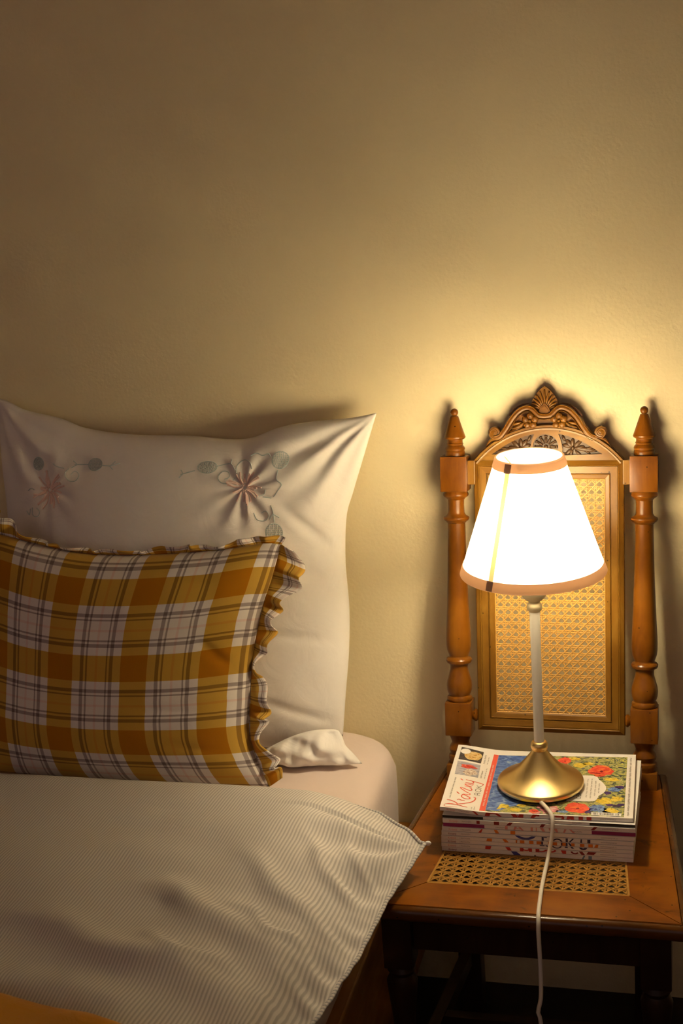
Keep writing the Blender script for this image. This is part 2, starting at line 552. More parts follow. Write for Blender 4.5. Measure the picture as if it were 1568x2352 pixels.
# ================================================================== BED
BED_YAW = 0.0
bed = empty('wooden_bed', (-0.246, -0.0195, 0), (0, 0, BED_YAW))
tag(bed, 'low pine bed frame under the pink mattress', 'bed')
W_, L_ = 1.48, 2.06
MB().bevbox(-0.028, 0.0, -L_, -0.085, 0.06, 0.313, 0.003).build('side_board', MAT['bedwood'], bed)
MB().bevbox(-W_, -W_ + 0.028, -L_, -0.085, 0.06, 0.313, 0.003).build('side_board', MAT['bedwood'], bed)
MB().bevbox(-W_ , -0.0, -0.084, -0.002 , 0.06, 0.313, 0.003).build('head_board', MAT['bedwood'], bed)
MB().bevbox(-W_ + 0.029, -0.029, -L_, -L_ + 0.028, 0.06, 0.313, 0.003).build('foot_board', MAT['bedwood'], bed)
MB().box(-W_ + 0.028, -0.028, -L_ + 0.028, -0.085, 0.27, 0.30).build('platform', MAT['bedwood'], bed)
for lx_ in (-W_ + 0.03, -0.09):
    for ly_ in (-L_ + 0.03, -0.15):
        MB().bevbox(lx_, lx_ + 0.06, ly_, ly_ + 0.06, 0.0, 0.10, 0.003).build('leg', MAT['bedwood'], bed)

# mattress: soft rounded slab in a fitted sheet
def rounded_rect(x0, x1, y0, y1, r, n=10):
    pts = []
    for cx, cy, a0 in ((x1 - r, y1 - r, 0), (x0 + r, y1 - r, 90), (x0 + r, y0 + r, 180), (x1 - r, y0 + r, 270)):
        for k in range(n + 1):
            a = math.radians(a0 + 90 * k / n)
            pts.append((cx + r * math.cos(a), cy + r * math.sin(a)))
    # resample evenly so that long sides get points too
    P = np.array(pts + [pts[0]])
    L = np.concatenate([[0], np.cumsum(np.linalg.norm(np.diff(P, axis=0), axis=1))])
    s = np.linspace(0, L[-1], 420, endpoint=False)
    return np.stack([np.interp(s, L, P[:, 0]), np.interp(s, L, P[:, 1])], 1)
mx0, mx1, my0, my1 = -1.45, -0.014, -2.03, -0.003
prof = [(0.314, 0.012), (0.322, 0.002), (0.36, 0.0), (0.42, -0.002), (0.458, 0.001), (0.474, 0.004), (0.484, 0.010), (0.490, 0.019), (0.4925, 0.032), (0.4935, 0.07), (0.4935, 0.2), (0.4935, 0.4), (0.4930, 0.69)]
mb = MB(); n_ = 420
for z, ins in prof:
    rr = max(0.012, 0.105 - ins * 0.5)
    ring = rounded_rect(mx0 + ins, mx1 - ins, my0 + ins, my1 - ins, rr)
    for (x, y) in ring:
        wv = 0.0
        if z < 0.475:
            wv = 0.0035 * nz(x * 16 + y * 13, z * 26, 3.1) + 0.002 * nz(y * 40, z * 60, 1.2)
        mb.v.append((x + wv, min(y, my1), z + 0.0015 * nz(x * 7, y * 7, z)))
for i in range(len(prof) - 1):
    for k in range(n_):
        k2 = (k + 1) % n_
        mb.f.append((i * n_ + k, i * n_ + k2, (i + 1) * n_ + k2, (i + 1) * n_ + k))
mb.f.append(tuple(range(n_ - 1, -1, -1))); mb.f.append(tuple((len(prof) - 1) * n_ + k for k in range(n_)))
mat_o = mb.build('mattress', MAT['sheet'], None, smooth=True, angle=50)
mat_o.location = (-0.246, -0.0195, 0); mat_o.rotation_euler = (0, 0, BED_YAW)
tag(mat_o, 'mattress in a pale pink fitted sheet on the bed frame', 'mattress')

# ------------------------------------------------------------------ stuffed cloth (pillow, cushion)
def coons(top, right, bottom, left, nu, nv):
    """boundary curves: top and bottom run left->right, left and right run bottom->top"""
    T = spline(top, nu); B = spline(bottom, nu); Lf = spline(left, nv); Rt = spline(right, nv)
    G = np.zeros((nv, nu, 2))
    for j in range(nv):
        v = j / (nv - 1)
        for i in range(nu):
            u = i / (nu - 1)
            G[j, i] = (1 - v) * B[i] + v * T[i] + (1 - u) * Lf[j] + u * Rt[j] - ((1 - u) * (1 - v) * B[0] + u * (1 - v) * B[-1] + (1 - u) * v * T[0] + u * v * T[-1])
    return G

def stuffed(name, G, front, back, disp, mat, parent, uvfn=None, p1=2.4, p2=0.55):
    """G plan grid (x, v); local frame x, -y towards the viewer, z up. Returns object and front heights"""
    nv, nu = G.shape[:2]
    V = []; Fc = []
    F = np.zeros((nv, nu))
    for side, T in ((0, front), (1, back)):
        for j in range(nv):
            v = j / (nv - 1)
            for i in range(nu):
                u = i / (nu - 1)
                prf = (max(0, 1 - abs(2 * u - 1) ** p1) ** p2) * (max(0, 1 - abs(2 * v - 1) ** p1) ** p2)
                t = T(u, v) * prf
                x, z = G[j, i]
                if side == 0:
                    e = min(1, 12 * min(u, 1 - u, v, 1 - v))
                    t += disp(u, v, x, z) * e
                    F[j, i] = t
                    V.append((x, -t, z))
                else:
                    V.append((x, t, z))
    o2 = nv * nu
    for j in range(nv - 1):
        for i in range(nu - 1):
            a = j * nu + i
            Fc.append((a, a + 1, a + nu + 1, a + nu))
            Fc.append((o2 + a, o2 + a + nu, o2 + a + nu + 1, o2 + a + 1))
    me = bpy.data.meshes.new(name)
    me.from_pydata(V, [], Fc)
    if uvfn:
        uvl = me.uv_layers.new(name='UVMap')
        vu = [uvfn((k % o2) % nu / (nu - 1), ((k % o2) // nu) / (nv - 1)) for k in range(2 * o2)]
        for lp in me.loops:
            uvl.data[lp.index].uv = vu[lp.vertex_index]
    bm = bmesh.new(); bm.from_mesh(me)
    bmesh.ops.remove_doubles(bm, verts=bm.verts, dist=2e-6)
    bm.to_mesh(me); bm.free()
    return link(name, me, mat, parent, smooth=True), F

# white embroidered pillow leaning on the wall
lean = math.atan2(0.08, 0.57)
PO = Vector((-0.62, -0.13, 0.4925))
pillow = empty('embroidered_pillow', PO, (-lean, 0, 0))
tag(pillow, 'large white pillow with pastel flower embroidery leaning against the wall', 'pillow')
dx = 0.62
ptop = [(-0.936, 0.602), (-0.916, 0.596), (-0.884, 0.581), (-0.821, 0.566), (-0.774, 0.549), (-0.696, 0.538), (-0.596, 0.535), (-0.497, 0.529), (-0.437, 0.547), (-0.392, 0.555), (-0.348, 0.559), (-0.312, 0.562), (-0.272, 0.569)]
pright = [(-0.345, 0.03), (-0.338, 0.1), (-0.330, 0.175), (-0.327, 0.248), (-0.331, 0.328), (-0.327, 0.40), (-0.315, 0.44), (-0.299, 0.488), (-0.285, 0.53), (-0.272, 0.569)]
pbot = [(-0.957, 0.006), (-0.80, 0.003), (-0.62, 0.003), (-0.489, 0.004), (-0.412, 0.011), (-0.345, 0.03)]
pleft = [(-0.957, 0.006), (-0.955, 0.12), (-0.945, 0.235), (-0.931, 0.312), (-0.929, 0.404), (-0.934, 0.48), (-0.936, 0.54), (-0.936, 0.602)]
sh = lambda L: [(x + dx, z) for x, z in L]
NU, NV = 190, 150
GP = coons(sh(ptop), sh(pright), sh(pbot), sh(pleft), NU, NV)
EMB_R = (-0.483 + dx, 0.454); EMB_L = (-0.827 + dx, 0.450)
def pdisp(u, v, x, z):
    d = 0.0035 * nz(x * 8, z * 8, 2.0) + 0.0016 * nz(x * 21, z * 21, 5.0)
    for (cx, cz, s, k) in ((-0.272 + dx, 0.569, 1.0, 19), (-0.936 + dx, 0.60, 1.0, 15)):
        r = math.hypot(x - cx, z - cz); ph = math.atan2(z - cz, x - cx)
        d += 0.0055 * math.sin(ph * k + 0.6 * math.sin(r * 30)) * math.exp(-((r - 0.07) / 0.11) ** 2)
    for c, s in ((EMB_R, 1.0), (EMB_L, 0.5)):
        r = math.hypot(x - c[0], z - c[1]); ph = math.atan2(z - c[1], x - c[0])
        d += s * 0.0030 * math.sin(ph * 9 + 1.0 + 40 * nz(x * 5, z * 5, 9) * 0.05) * math.exp(-((r - 0.035) / 0.035) ** 2)
        d -= s * 0.004 * math.exp(-(r / 0.03) ** 2)
    # long soft creases running down to the right
    for (ax, az, bx, bz, w, a) in ((-0.42, 0.425, -0.335, 0.345, 0.008, -0.006), (-0.47, 0.22, -0.34, 0.20, 0.010, -0.004), (-0.46, 0.10, -0.35, 0.055, 0.009, -0.005), (-0.42, 0.50, -0.30, 0.545, 0.008, -0.005), (-0.42, 0.33, -0.335, 0.30, 0.012, -0.003)):
        ax += dx; bx += dx
        L2 = (bx - ax) ** 2 + (bz - az) ** 2
        t = max(0, min(1, ((x - ax) * (bx - ax) + (z - az) * (bz - az)) / L2))
        q = math.hypot(x - ax - t * (bx - ax), z - az - t * (bz - az))
        d += a * math.exp(-(q / w) ** 2) * math.sin(math.pi * (0.15 + 0.7 * t))
    return d
pil_o, FP = stuffed('pillowcase', GP, lambda u, v: 0.088 * (1.12 - 0.3 * v), lambda u, v: 0.066 * (1.1 - 0.45 * v), pdisp, MAT['pillow'], pillow)
GPf = GP.reshape(-1, 2); FPf = FP.reshape(-1)
def on_pillow(x, z, lift=0.0008):
    d = (GPf[:, 0] - x) ** 2 + (GPf[:, 1] - z) ** 2
    idx = np.argpartition(d, 4)[:4]
    w = 1 / (d[idx] + 1e-7)
    return (x, -float((FPf[idx] * w).sum() / w.sum()) - lift, z)
def thread(pts, r=0.0009, n=18):
    mb = MB()
    S = spline(pts, n)
    mb.tube([on_pillow(a, c) for a, c in S], r, n=6, up=(0, -1, 0.05))
    return mb
# embroidery: stitched discs, pink flowers, tendrils and buds
def rosette(cx, cz, rx, rz, rot=0.0):
    mb = MB()
    ca, sa = math.cos(rot), math.sin(rot)
    rows = 9
    for k in range(rows):
        t = -1 + 2 * (k + .5) / rows
        w = math.sqrt(max(0.02, 1 - t * t))
        cols = max(2, int(9 * w))
        for c in range(cols):
            s = w * (-1 + 2 * (c + .5) / cols)
            for dd in ((0.09, 0), (0, 0.09)):
                if (k + c) % 2 == (1 if dd[0] else 0): continue
                p0 = (cx + rx * ((s - dd[0]) * ca - (t - dd[1]) * sa), cz + rz * ((s - dd[0]) * sa + (t - dd[1]) * ca))
                p1 = (cx + rx * ((s + dd[0]) * ca - (t + dd[1]) * sa), cz + rz * ((s + dd[0]) * sa + (t + dd[1]) * ca))
                mb.tube([on_pillow(*p0), on_pillow(*p1)], 0.0008, n=5, up=(0, -1, 0.05))
    ring = [on_pillow(cx + rx * math.cos(a), cz + rz * math.sin(a), 0.0004) for a in np.linspace(0, 2 * math.pi, 30)]
    mb.tube(ring, 0.0006, n=5, up=(0, -1, 0.05))
    return mb
for (cx, cz, rx, rz, rot) in ((-0.425, 0.498, .0135, .0135, 0), (-0.433, 0.383, .0135, .0145, 0), (-0.548, 0.487, .0165, .009, -.1), (-0.85, 0.493, .010, .011, .4), (-0.744, 0.492, .0125, .010, 0)):
    o = rosette(cx + dx, cz, rx, rz, rot).build('embroidered_rosette', MAT['thread_blue'], pillow)
    o['label'] = 'blue stitched rosette'
def pink_flower(cx, cz, s, seed):
    rnd = random.Random(seed)
    mb = MB()
    for k in range(26):
        a = 2 * math.pi * k / 26 + rnd.uniform(-.1, .1)
        r0 = s * rnd.uniform(.15, .35); r1 = s * rnd.uniform(.6, 1.25)
        b_ = a + rnd.uniform(-.25, .25)
        pts = [(cx + r0 * math.cos(a), cz + r0 * math.sin(a)), (cx + .5 * (r0 + r1) * math.cos((a + b_) / 2 + .08), cz + .5 * (r0 + r1) * math.sin((a + b_) / 2 + .08)), (cx + r1 * math.cos(b_), cz + r1 * math.sin(b_))]
        mb.tube([on_pillow(p, q) for p, q in spline(pts, 8)], rnd.uniform(.0010, .0019), n=6, up=(0, -1, 0.05))
    for k in range(9):
        a = 2 * math.pi * k / 9
        x, y, z = on_pillow(cx + s * .16 * math.cos(a), cz + s * .16 * math.sin(a), .001)
        mb.ellipsoid((x, y, z), .0017, .0013, .0017, n=6, m=4)
    return mb
o = pink_flower(EMB_R[0], EMB_R[1], 0.026, 3).build('embroidered_flower', MAT['thread_pink'], pillow); o['label'] = 'pink embroidered flower'
o = pink_flower(EMB_L[0], EMB_L[1], 0.027, 5).build('embroidered_flower', MAT['thread_pink'], pillow); o['label'] = 'pink embroidered flower'
def pz(L): return [(a + dx, c) for a, c in L]
tendrils = [
    [(-0.568, 0.482), (-0.580, 0.479), (-0.592, 0.476)], [(-0.588, 0.477), (-0.592, 0.483)], [(-0.588, 0.477), (-0.594, 0.471)],
    [(-0.534, 0.488), (-0.520, 0.491), (-0.508, 0.492), (-0.500, 0.482)], [(-0.508, 0.492), (-0.507, 0.499)],
    [(-0.500, 0.470), (-0.508, 0.462), (-0.521, 0.462), (-0.528, 0.471), (-0.522, 0.480), (-0.513, 0.479), (-0.510, 0.471), (-0.517, 0.468)],
    [(-0.498, 0.478), (-0.497, 0.490), (-0.487, 0.498), (-0.475, 0.494), (-0.472, 0.484)],
    [(-0.475, 0.505), (-0.465, 0.509), (-0.455, 0.505), (-0.445, 0.508), (-0.440, 0.502)],
    [(-0.428, 0.482), (-0.429, 0.468), (-0.420, 0.460), (-0.426, 0.450), (-0.434, 0.440)],
    [(-0.462, 0.440), (-0.450, 0.444), (-0.446, 0.452)], [(-0.452, 0.440), (-0.438, 0.438)],
    [(-0.466, 0.415), (-0.460, 0.404), (-0.448, 0.402), (-0.441, 0.410), (-0.446, 0.418), (-0.454, 0.414)],
    [(-0.438, 0.427), (-0.434, 0.416), (-0.432, 0.399)], [(-0.434, 0.413), (-0.440, 0.404)], [(-0.434, 0.413), (-0.424, 0.407)],
    [(-0.757, 0.492), (-0.770, 0.492), (-0.781, 0.492)], [(-0.776, 0.492), (-0.784, 0.498)], [(-0.776, 0.492), (-0.786, 0.487)],
    [(-0.731, 0.491), (-0.716, 0.490), (-0.700, 0.494)], [(-0.716, 0.490), (-0.708, 0.497)], [(-0.718, 0.490), (-0.711, 0.484)],
    [(-0.790, 0.486), (-0.797, 0.478), (-0.790, 0.466), (-0.777, 0.466), (-0.772, 0.475), (-0.779, 0.482), (-0.786, 0.476)],
    [(-0.800, 0.486), (-0.812, 0.489), (-0.820, 0.494)],
    [(-0.860, 0.420), (-0.858, 0.408), (-0.848, 0.406), (-0.844, 0.414), (-0.850, 0.420)], [(-0.872, 0.414), (-0.866, 0.408), (-0.864, 0.418)],
    [(-0.868, 0.448), (-0.862, 0.452), (-0.856, 0.450)],
]
for t in tendrils:
    o = thread(pz(t), 0.0008).build('embroidered_tendril', MAT['thread_blue'], pillow)
# open end of the pillowcase folded forward at the bottom right
fl_top = [(-0.455, 0.028), (-0.420, 0.046), (-0.385, 0.058), (-0.350, 0.062), (-0.338, 0.060)]
fl_right = [(-0.300, 0.006), (-0.312, 0.020), (-0.326, 0.034), (-0.332, 0.050), (-0.338, 0.060)]
fl_bot = [(-0.475, 0.004), (-0.42, -0.001), (-0.36, 0.002), (-0.300, 0.006)]
fl_left = [(-0.475, 0.004), (-0.470, 0.018), (-0.455, 0.028)]
GF = coons(sh(fl_top), sh(fl_right), sh(fl_bot), sh(fl_left), 70, 36)
def fdisp(u, v, x, z):
    return 0.010 * nz(x * 26, z * 34, 1.0) + 0.006 * nz(x * 60, z * 50, 4.0) + 0.005 * math.sin(60 * (x * 1.2 + z * 3) + 4 * nz(x * 12, z * 12, 2.0)) * v
flap, _ = stuffed('pillowcase_flap', GF, lambda u, v: 0.040 - .012 * v, lambda u, v: 0.02, fdisp, MAT['flap'], pillow, p1=2.0, p2=0.5)
flap.location = (0, -0.054, -0.0045)

# plaid ruffled cushion in front
lean2 = math.atan2(0.08, 0.385)
cushion = empty('plaid_cushion', (-0.66, -0.28, 0.497), (-lean2, 0, 0))
tag(cushion, 'mustard and white plaid cushion with ruffled edge in front of the pillow', 'cushion')
dx2 = 0.66
sh2 = lambda L: [(x + dx2, z) for x, z in L]
ctop = [(-0.907, 0.409), (-0.853, 0.397), (-0.807, 0.386), (-0.73, 0.374), (-0.655, 0.372), (-0.581, 0.376), (-0.507, 0.382), (-0.435, 0.393), (-0.403, 0.392)]
cright = [(-0.430, 0.004), (-0.449, 0.048), (-0.461, 0.089), (-0.459, 0.146), (-0.452, 0.216), (-0.437, 0.286), (-0.418, 0.341), (-0.403, 0.392)]
cbot = [(-0.922, 0.004), (-0.80, 0.004), (-0.665, 0.004), (-0.516, 0.004), (-0.430, 0.004)]
cleft = [(-0.922, 0.004), (-0.915, 0.1), (-0.905, 0.2), (-0.905, 0.3), (-0.907, 0.409)]
GC = coons(sh2(ctop), sh2(cright), sh2(cbot), sh2(cleft), 150, 110)
def cdisp(u, v, x, z):
    d = 0.003 * nz(x * 8, z * 8, 12.0) + 0.0012 * nz(x * 25, z * 25, 15.0)
    # gathers running in from the ruffled right seam
    d += 0.0075 * math.exp(-(1 - u) / 0.11) * nz(v * 24, (1 - u) * 4, 7.0)
    d += 0.002 * math.exp(-(1 - v) / 0.08) * nz(u * 22, v * 3, 3.0)
    for (au, av, bu, bv, w, a) in ((0.80, 0.66, 0.96, 0.50, 0.018, -0.005), (0.62, 0.36, 0.95, 0.33, 0.020, -0.003), (0.75, 0.20, 0.95, 0.16, 0.022, -0.003)):
        L2 = (bu - au) ** 2 + (bv - av) ** 2
        t = max(0, min(1, ((u - au) * (bu - au) + (v - av) * (bv - av)) / L2))
        q = math.hypot(u - au - t * (bu - au), v - av - t * (bv - av))
        d += a * math.exp(-(q / w) ** 2) * math.sin(math.pi * (0.1 + 0.8 * t))
    return d
cu_o, FC = stuffed('cushion_cover', GC, lambda u, v: 0.078, lambda u, v: 0.055, cdisp, MAT['plaid'], cushion, uvfn=lambda u, v: (u, v), p1=2.3, p2=0.5)
def ruffle(path, outward, width, seed, k=150.0, extra=0.0):
    """gathered strip sewn along a seam"""
    S = spline(path, 420)
    L = np.concatenate([[0], np.cumsum(np.linalg.norm(np.diff(S, axis=0), axis=1))])
    rows = 9
    V = []; UV = []; Fc = []
    n = len(S)
    for i in range(n):
        t = S[min(i + 1, n - 1)] - S[max(i - 1, 0)]
        t = t / (np.linalg.norm(t) + 1e-9)
        nrm = np.array([t[1], -t[0]]) * outward
        for r in range(rows):
            q = r / (rows - 1)
            s = L[i]
            ph = k * s + 2.4 * nz(s * 22, 0, seed) + 0.9 * q * nz(s * 30, 4, seed)
            amp = 0.0130 * q ** 0.8 * (0.75 + 0.8 * nz(s * 18, 7, seed))
            wdt = (width + extra * math.exp(-s / 0.05)) * (0.85 + 0.75 * nz(s * 26, 2, seed))
            lat = 0.006 * q * math.sin(ph * 0.5 + 1.0)
            pt = S[i] + nrm * (wdt * q * (0.92 + 0.08 * math.sin(ph))) + t * lat
            y = amp * math.sin(ph) + 0.004 * q * nz(s * 60, q * 3, seed) - 0.012 * math.sin(q * 2.2) * (0.5 + nz(s * 10, 1, seed + 2))
            V.append((pt[0], y, pt[1])); UV.append((s * 4.6 + 0.3, q * 0.22 + 0.44 + 0.2 * s))
    for i in range(n - 1):
        for r in range(rows - 1):
            a = i * rows + r
            Fc.append((a, a + 1, a + rows + 1, a + rows))
    me = bpy.data.meshes.new('ruffle'); me.from_pydata(V, [], Fc)
    uvl = me.uv_layers.new(name='UVMap')
    for lp in me.loops:
        uvl.data[lp.index].uv = UV[lp.vertex_index]
    o = link('ruffle', me, MAT['plaid'], cushion, smooth=True)
    sm = o.modifiers.new('thickness', 'SOLIDIFY'); sm.thickness = 0.0012; sm.offset = 0
    return o
ruffle(sh2(cright), 1, 0.037, 1.5)
ruffle(sh2(ctop), -1, 0.011, 4.5, extra=0.028)
ruffle(sh2(cleft), -1, 0.034, 8.5)

# ------------------------------------------------------------------ duvet
er = [(-0.4393, -0.1486, 0.506), (-0.5562, -0.180, 0.482), (-0.6557, -0.1955, 0.463), (-0.80, -0.224, 0.450), (-0.95, -0.236, 0.448), (-1.2, -0.240, 0.446), (-1.9, -0.242, 0.445)]
eh = [(-0.1486, -0.4393, 0.506), (-0.185, -0.408, 0.512), (-0.23, -0.372, 0.514), (-0.281, -0.344, 0.512), (-0.34, -0.334, 0.508), (-0.42, -0.332, 0.505), (-0.52, -0.334, 0.505), (-0.845, -0.340, 0.505), (-1.74, -0.35, 0.505)]
ERy = [-p[0] for p in er]; EHx = [-p[0] for p in eh]
def xr(y): return float(np.interp(-y, ERy, [p[1] for p in er]))
def zr(y): return float(np.interp(-y, ERy, [p[2] for p in er]))
def yh(x): return float(np.interp(-x, EHx, [p[1] for p in eh]))
def zh(x): return float(np.interp(-x, EHx, [p[2] for p in eh]))
def duvet_top(x, y, dr, dh):
    over = max(0.012, xr(y) + 0.262)               # how far it hangs past the mattress
    fr = smooth01(dr / (over + 0.012))
    top = zr(y) + fr * max(0.0, 0.512 - zr(y)) + 0.054 * smooth01(dr / 0.19)
    lo = min(top, zh(x))
    fh = 1 - math.exp(-dh / 0.032)
    z = lo + (top - lo) * fh
    e = smooth01(dr / 0.02) * smooth01(dh / 0.03)
    ex = smooth01(dr / 0.08)
    z += e * (0.006 * nz(x * 3.0 + 1.3 * y, y * 9, 3.0) * ex + 0.0035 * nz(x * 6, y * 17, 8.0) * ex)
    # puckers pulling in from the overlocked side seam
    z += smooth01(dr / 0.012) * 0.010 * math.exp(-dr / 0.050) * nz(y * 40 + 6 * dr, dr * 9, 21.0)
    # folds fanning out from the poking corner
    cx, cy = -0.15, -0.44
    r = math.hypot(x - cx, y - cy); ph = math.atan2(y - cy, x - cx)
    z += smooth01(dr / 0.02) * smooth01(dh / 0.03) * 0.007 * math.sin(ph * 11 + 2.0) * math.exp(-((r - 0.11) / 0.07) ** 2) * smooth01((-ph - 1.75) / 0.3 if ph < 0 else 0)
    # broad folds lower down
    for (x0, y0, x1, y1, w, a) in ((-0.25, -0.79, -0.48, -0.70, 0.026, 0.016), (-0.27, -0.90, -0.62, -0.80, 0.030, 0.016), (-0.36, -0.99, -0.85, -0.84, 0.030, 0.013), (-0.21, -0.70, -0.38, -0.60, 0.020, 0.012), (-0.20, -0.62, -0.31, -0.52, 0.013, 0.009), (-0.19, -0.575, -0.27, -0.46, 0.011, 0.008), (-0.24, -0.74, -0.34, -0.72, 0.012, 0.008), (-0.45, -0.62, -0.80, -0.66, 0.040, 0.007), (-0.50, -0.74, -0.95, -0.72, 0.035, 0.008), (-0.30, -0.84, -0.45, -0.83, 0.014, 0.008)):
        L2 = (x1 - x0) ** 2 + (y1 - y0) ** 2
        t = max(0, min(1, ((x - x0) * (x1 - x0) + (y - y0) * (y1 - y0)) / L2))
        q = math.hypot(x - x0 - t * (x1 - x0), y - y0 - t * (y1 - y0) - 0.012 * math.sin(9 * t))
        z += a * math.exp(-(q / w) ** 2) * math.sin(math.pi * (0.08 + 0.84 * t)) * smooth01(dr / 0.03)
    return z
def duvet_grid():
    nu, nv = 230, 260
    us = (np.linspace(0, 1, nu)) ** 1.6
    vs_ = (np.linspace(0, 1, nv)) ** 1.5
    top = []; bot = []
    for v in vs_:
        for u in us:
            x = -0.3; y = -0.5
            for _ in range(6):
                x = xr(y) + u * (-1.74 - xr(y))
                y = yh(x) + v * (-1.9 - yh(x))
            dr = xr(y) - x; dh = yh(x) - y
            zt = duvet_top(x, y, dr, dh)
            # plan ripple of the sewn side edge
            xo = x + 0.004 * nz(y * 38, 3.0, 2.0) * math.exp(-dr / 0.02) * smooth01(dh / .03)
            top.append((xo, y, zt))
            inside = smooth01((dr - 0.0) / 0.10) * smooth01(dh / 0.05)
            ze = min(zr(y) if dr < dh else zh(x), zt)
            zb = max((1 - inside) * ze + inside * 0.4960, 0.4965 if x < -0.252 else 0.0)
            bot.append((xo, y, min(zt - 0.004 * smooth01(dr / 0.012) * smooth01(dh / 0.012), zb)))
    return nu, nv, top, bot
nu, nv, top, bot = duvet_grid()
o2 = nu * nv
Fc = []
for j in range(nv - 1):
    for i in range(nu - 1):
        a = j * nu + i
        Fc.append((a, a + nu, a + nu + 1, a + 1))
        Fc.append((o2 + a, o2 + a + 1, o2 + a + nu + 1, o2 + a + nu))
for i in range(nu - 1):      # foot end
    a = (nv - 1) * nu + i
    Fc.append((a, o2 + a, o2 + a + 1, a + 1))
for j in range(nv - 1):      # far side
    a = j * nu + nu - 1
    Fc.append((a, a + nu, o2 + a + nu, o2 + a))
me = bpy.data.meshes.new('duvet_cover')
me.from_pydata(top + bot, [], Fc)
uvl = me.uv_layers.new(name='UVMap')
allv = top + bot
for lp in me.loops:
    p = allv[lp.vertex_index]
    uvl.data[lp.index].uv = (p[0] - 0.05 * p[1], p[1])
bm = bmesh.new(); bm.from_mesh(me)
bmesh.ops.remove_doubles(bm, verts=bm.verts, dist=1e-6)
bmesh.ops.recalc_face_normals(bm, faces=bm.faces)
bm.to_mesh(me); bm.free()
duvet = empty('duvet', (0, 0, 0))
tag(duvet, 'pale pinstriped duvet spread over the bed with one corner sticking out', 'duvet')
link('duvet_cover', me, MAT['duvet'], duvet, smooth=True)
def seam(idx, name):
    P = [Vector(top[k]) for k in idx]
    mb = MB(); mb.tube(P, 0.0030, n=7)
    me = bpy.data.meshes.new(name); me.from_pydata(mb.v, [], mb.f)
    L = [0]
    for k in range(1, len(P)): L.append(L[-1] + (P[k] - P[k - 1]).length)
    uvl = me.uv_layers.new(name='UVMap')
    for lp in me.loops:
        k = min(lp.vertex_index // 7, len(P) - 1)
        uvl.data[lp.index].uv = (L[k] + 0.0009 * (lp.vertex_index % 7), 0)
    o = link(name, me, MAT['piping'], duvet, smooth=True)
    o['label'] = 'grey overlocked seam'
seam([j * nu for j in range(0, nv - 30)], 'edge_seam')
seam([i for i in range(0, 110)], 'edge_seam')
MB().ellipsoid(tuple(Vector(top[0]) + Vector((0.004, 0.002, 0.0))), 0.0055, 0.003, 0.0038, rot=0.3, n=10, m=7).build('corner_tuft', MAT['flap'], duvet, smooth=True)

# mustard throw across the foot of the bed
def throw_grid():
    A = Vector((-0.545, -0.968)); B = Vector((-0.392, -0.990))
    d = (B - A).normalized(); nn = Vector((d.y, -d.x))
    if nn.y > 0: nn = -nn
    V = []; n1, n2 = 110, 60
    for j in range(n2):
        for i in range(n1):
            s = -1.05 + 1.34 * i / (n1 - 1); t = 0.62 * j / (n2 - 1)
            p = A + d * s + nn * (t + 0.006 * math.sin(s * 9) * (1 - t))
            dr = xr(p.y) - p.x; dh = yh(p.x) - p.y
            z = duvet_top(p.x, p.y, max(dr, 0.0), dh)
            edge = min(t, 0.62 - t, (1 - 0.0) * (0.29 - s), s + 1.05)
            th = 0.006 + 0.026 * smooth01(edge / 0.03)
            V.append((p.x, p.y, z + th + 0.004 * nz(p.x * 12, p.y * 12, 30)))
    return n1, n2, V
n1, n2, V = throw_grid()
Fc = []
Bv = [(x, y, z - 0.03 if True else z) for x, y, z in V]
for k in range(len(V)):
    x, y, z = V[k]
    dr = xr(y) - x; dh = yh(x) - y
    Bv[k] = (x, y, duvet_top(x, y, max(dr, 0), dh) + 0.002)
o3 = n1 * n2
for j in range(n2 - 1):
    for i in range(n1 - 1):
        a = j * n1 + i
        Fc.append((a, a + 1, a + n1 + 1, a + n1)); Fc.append((o3 + a, o3 + a + n1, o3 + a + n1 + 1, o3 + a + 1))
rim = [i for i in range(n1)] + [j * n1 + n1 - 1 for j in range(1, n2)] + [(n2 - 1) * n1 + i for i in range(n1 - 2, -1, -1)] + [j * n1 for j in range(n2 - 2, 0, -1)]
for k in range(len(rim)):
    a, b_ = rim[k], rim[(k + 1) % len(rim)]
    Fc.append((a, o3 + a, o3 + b_, b_))
mb = MB(); mb.add(V + Bv, Fc)
tag(mb.build('throw_blanket', MAT['throw'], None, smooth=True, angle=70), 'mustard yellow throw blanket lying across the duvet in the near corner', 'blanket')

# ================================================================== CHAIR
CH = Vector((0.0, -0.125, 0.0)); SEAT = 0.46
ALPHA = 0.1456; SA, CA_ = math.sin(ALPHA), math.cos(ALPHA)
def back(x, o, h):
    """back-rest frame: x across, o depth (negative towards the viewer), h up the post"""
    return (x, h * SA + o * CA_, SEAT + h * CA_ - o * SA)
chair = empty('carved_chair', CH)
tag(chair, 'antique carved walnut chair with woven cane back and seat used as bedside table', 'chair')
S_POST = 0.1483; BW = 0.0214

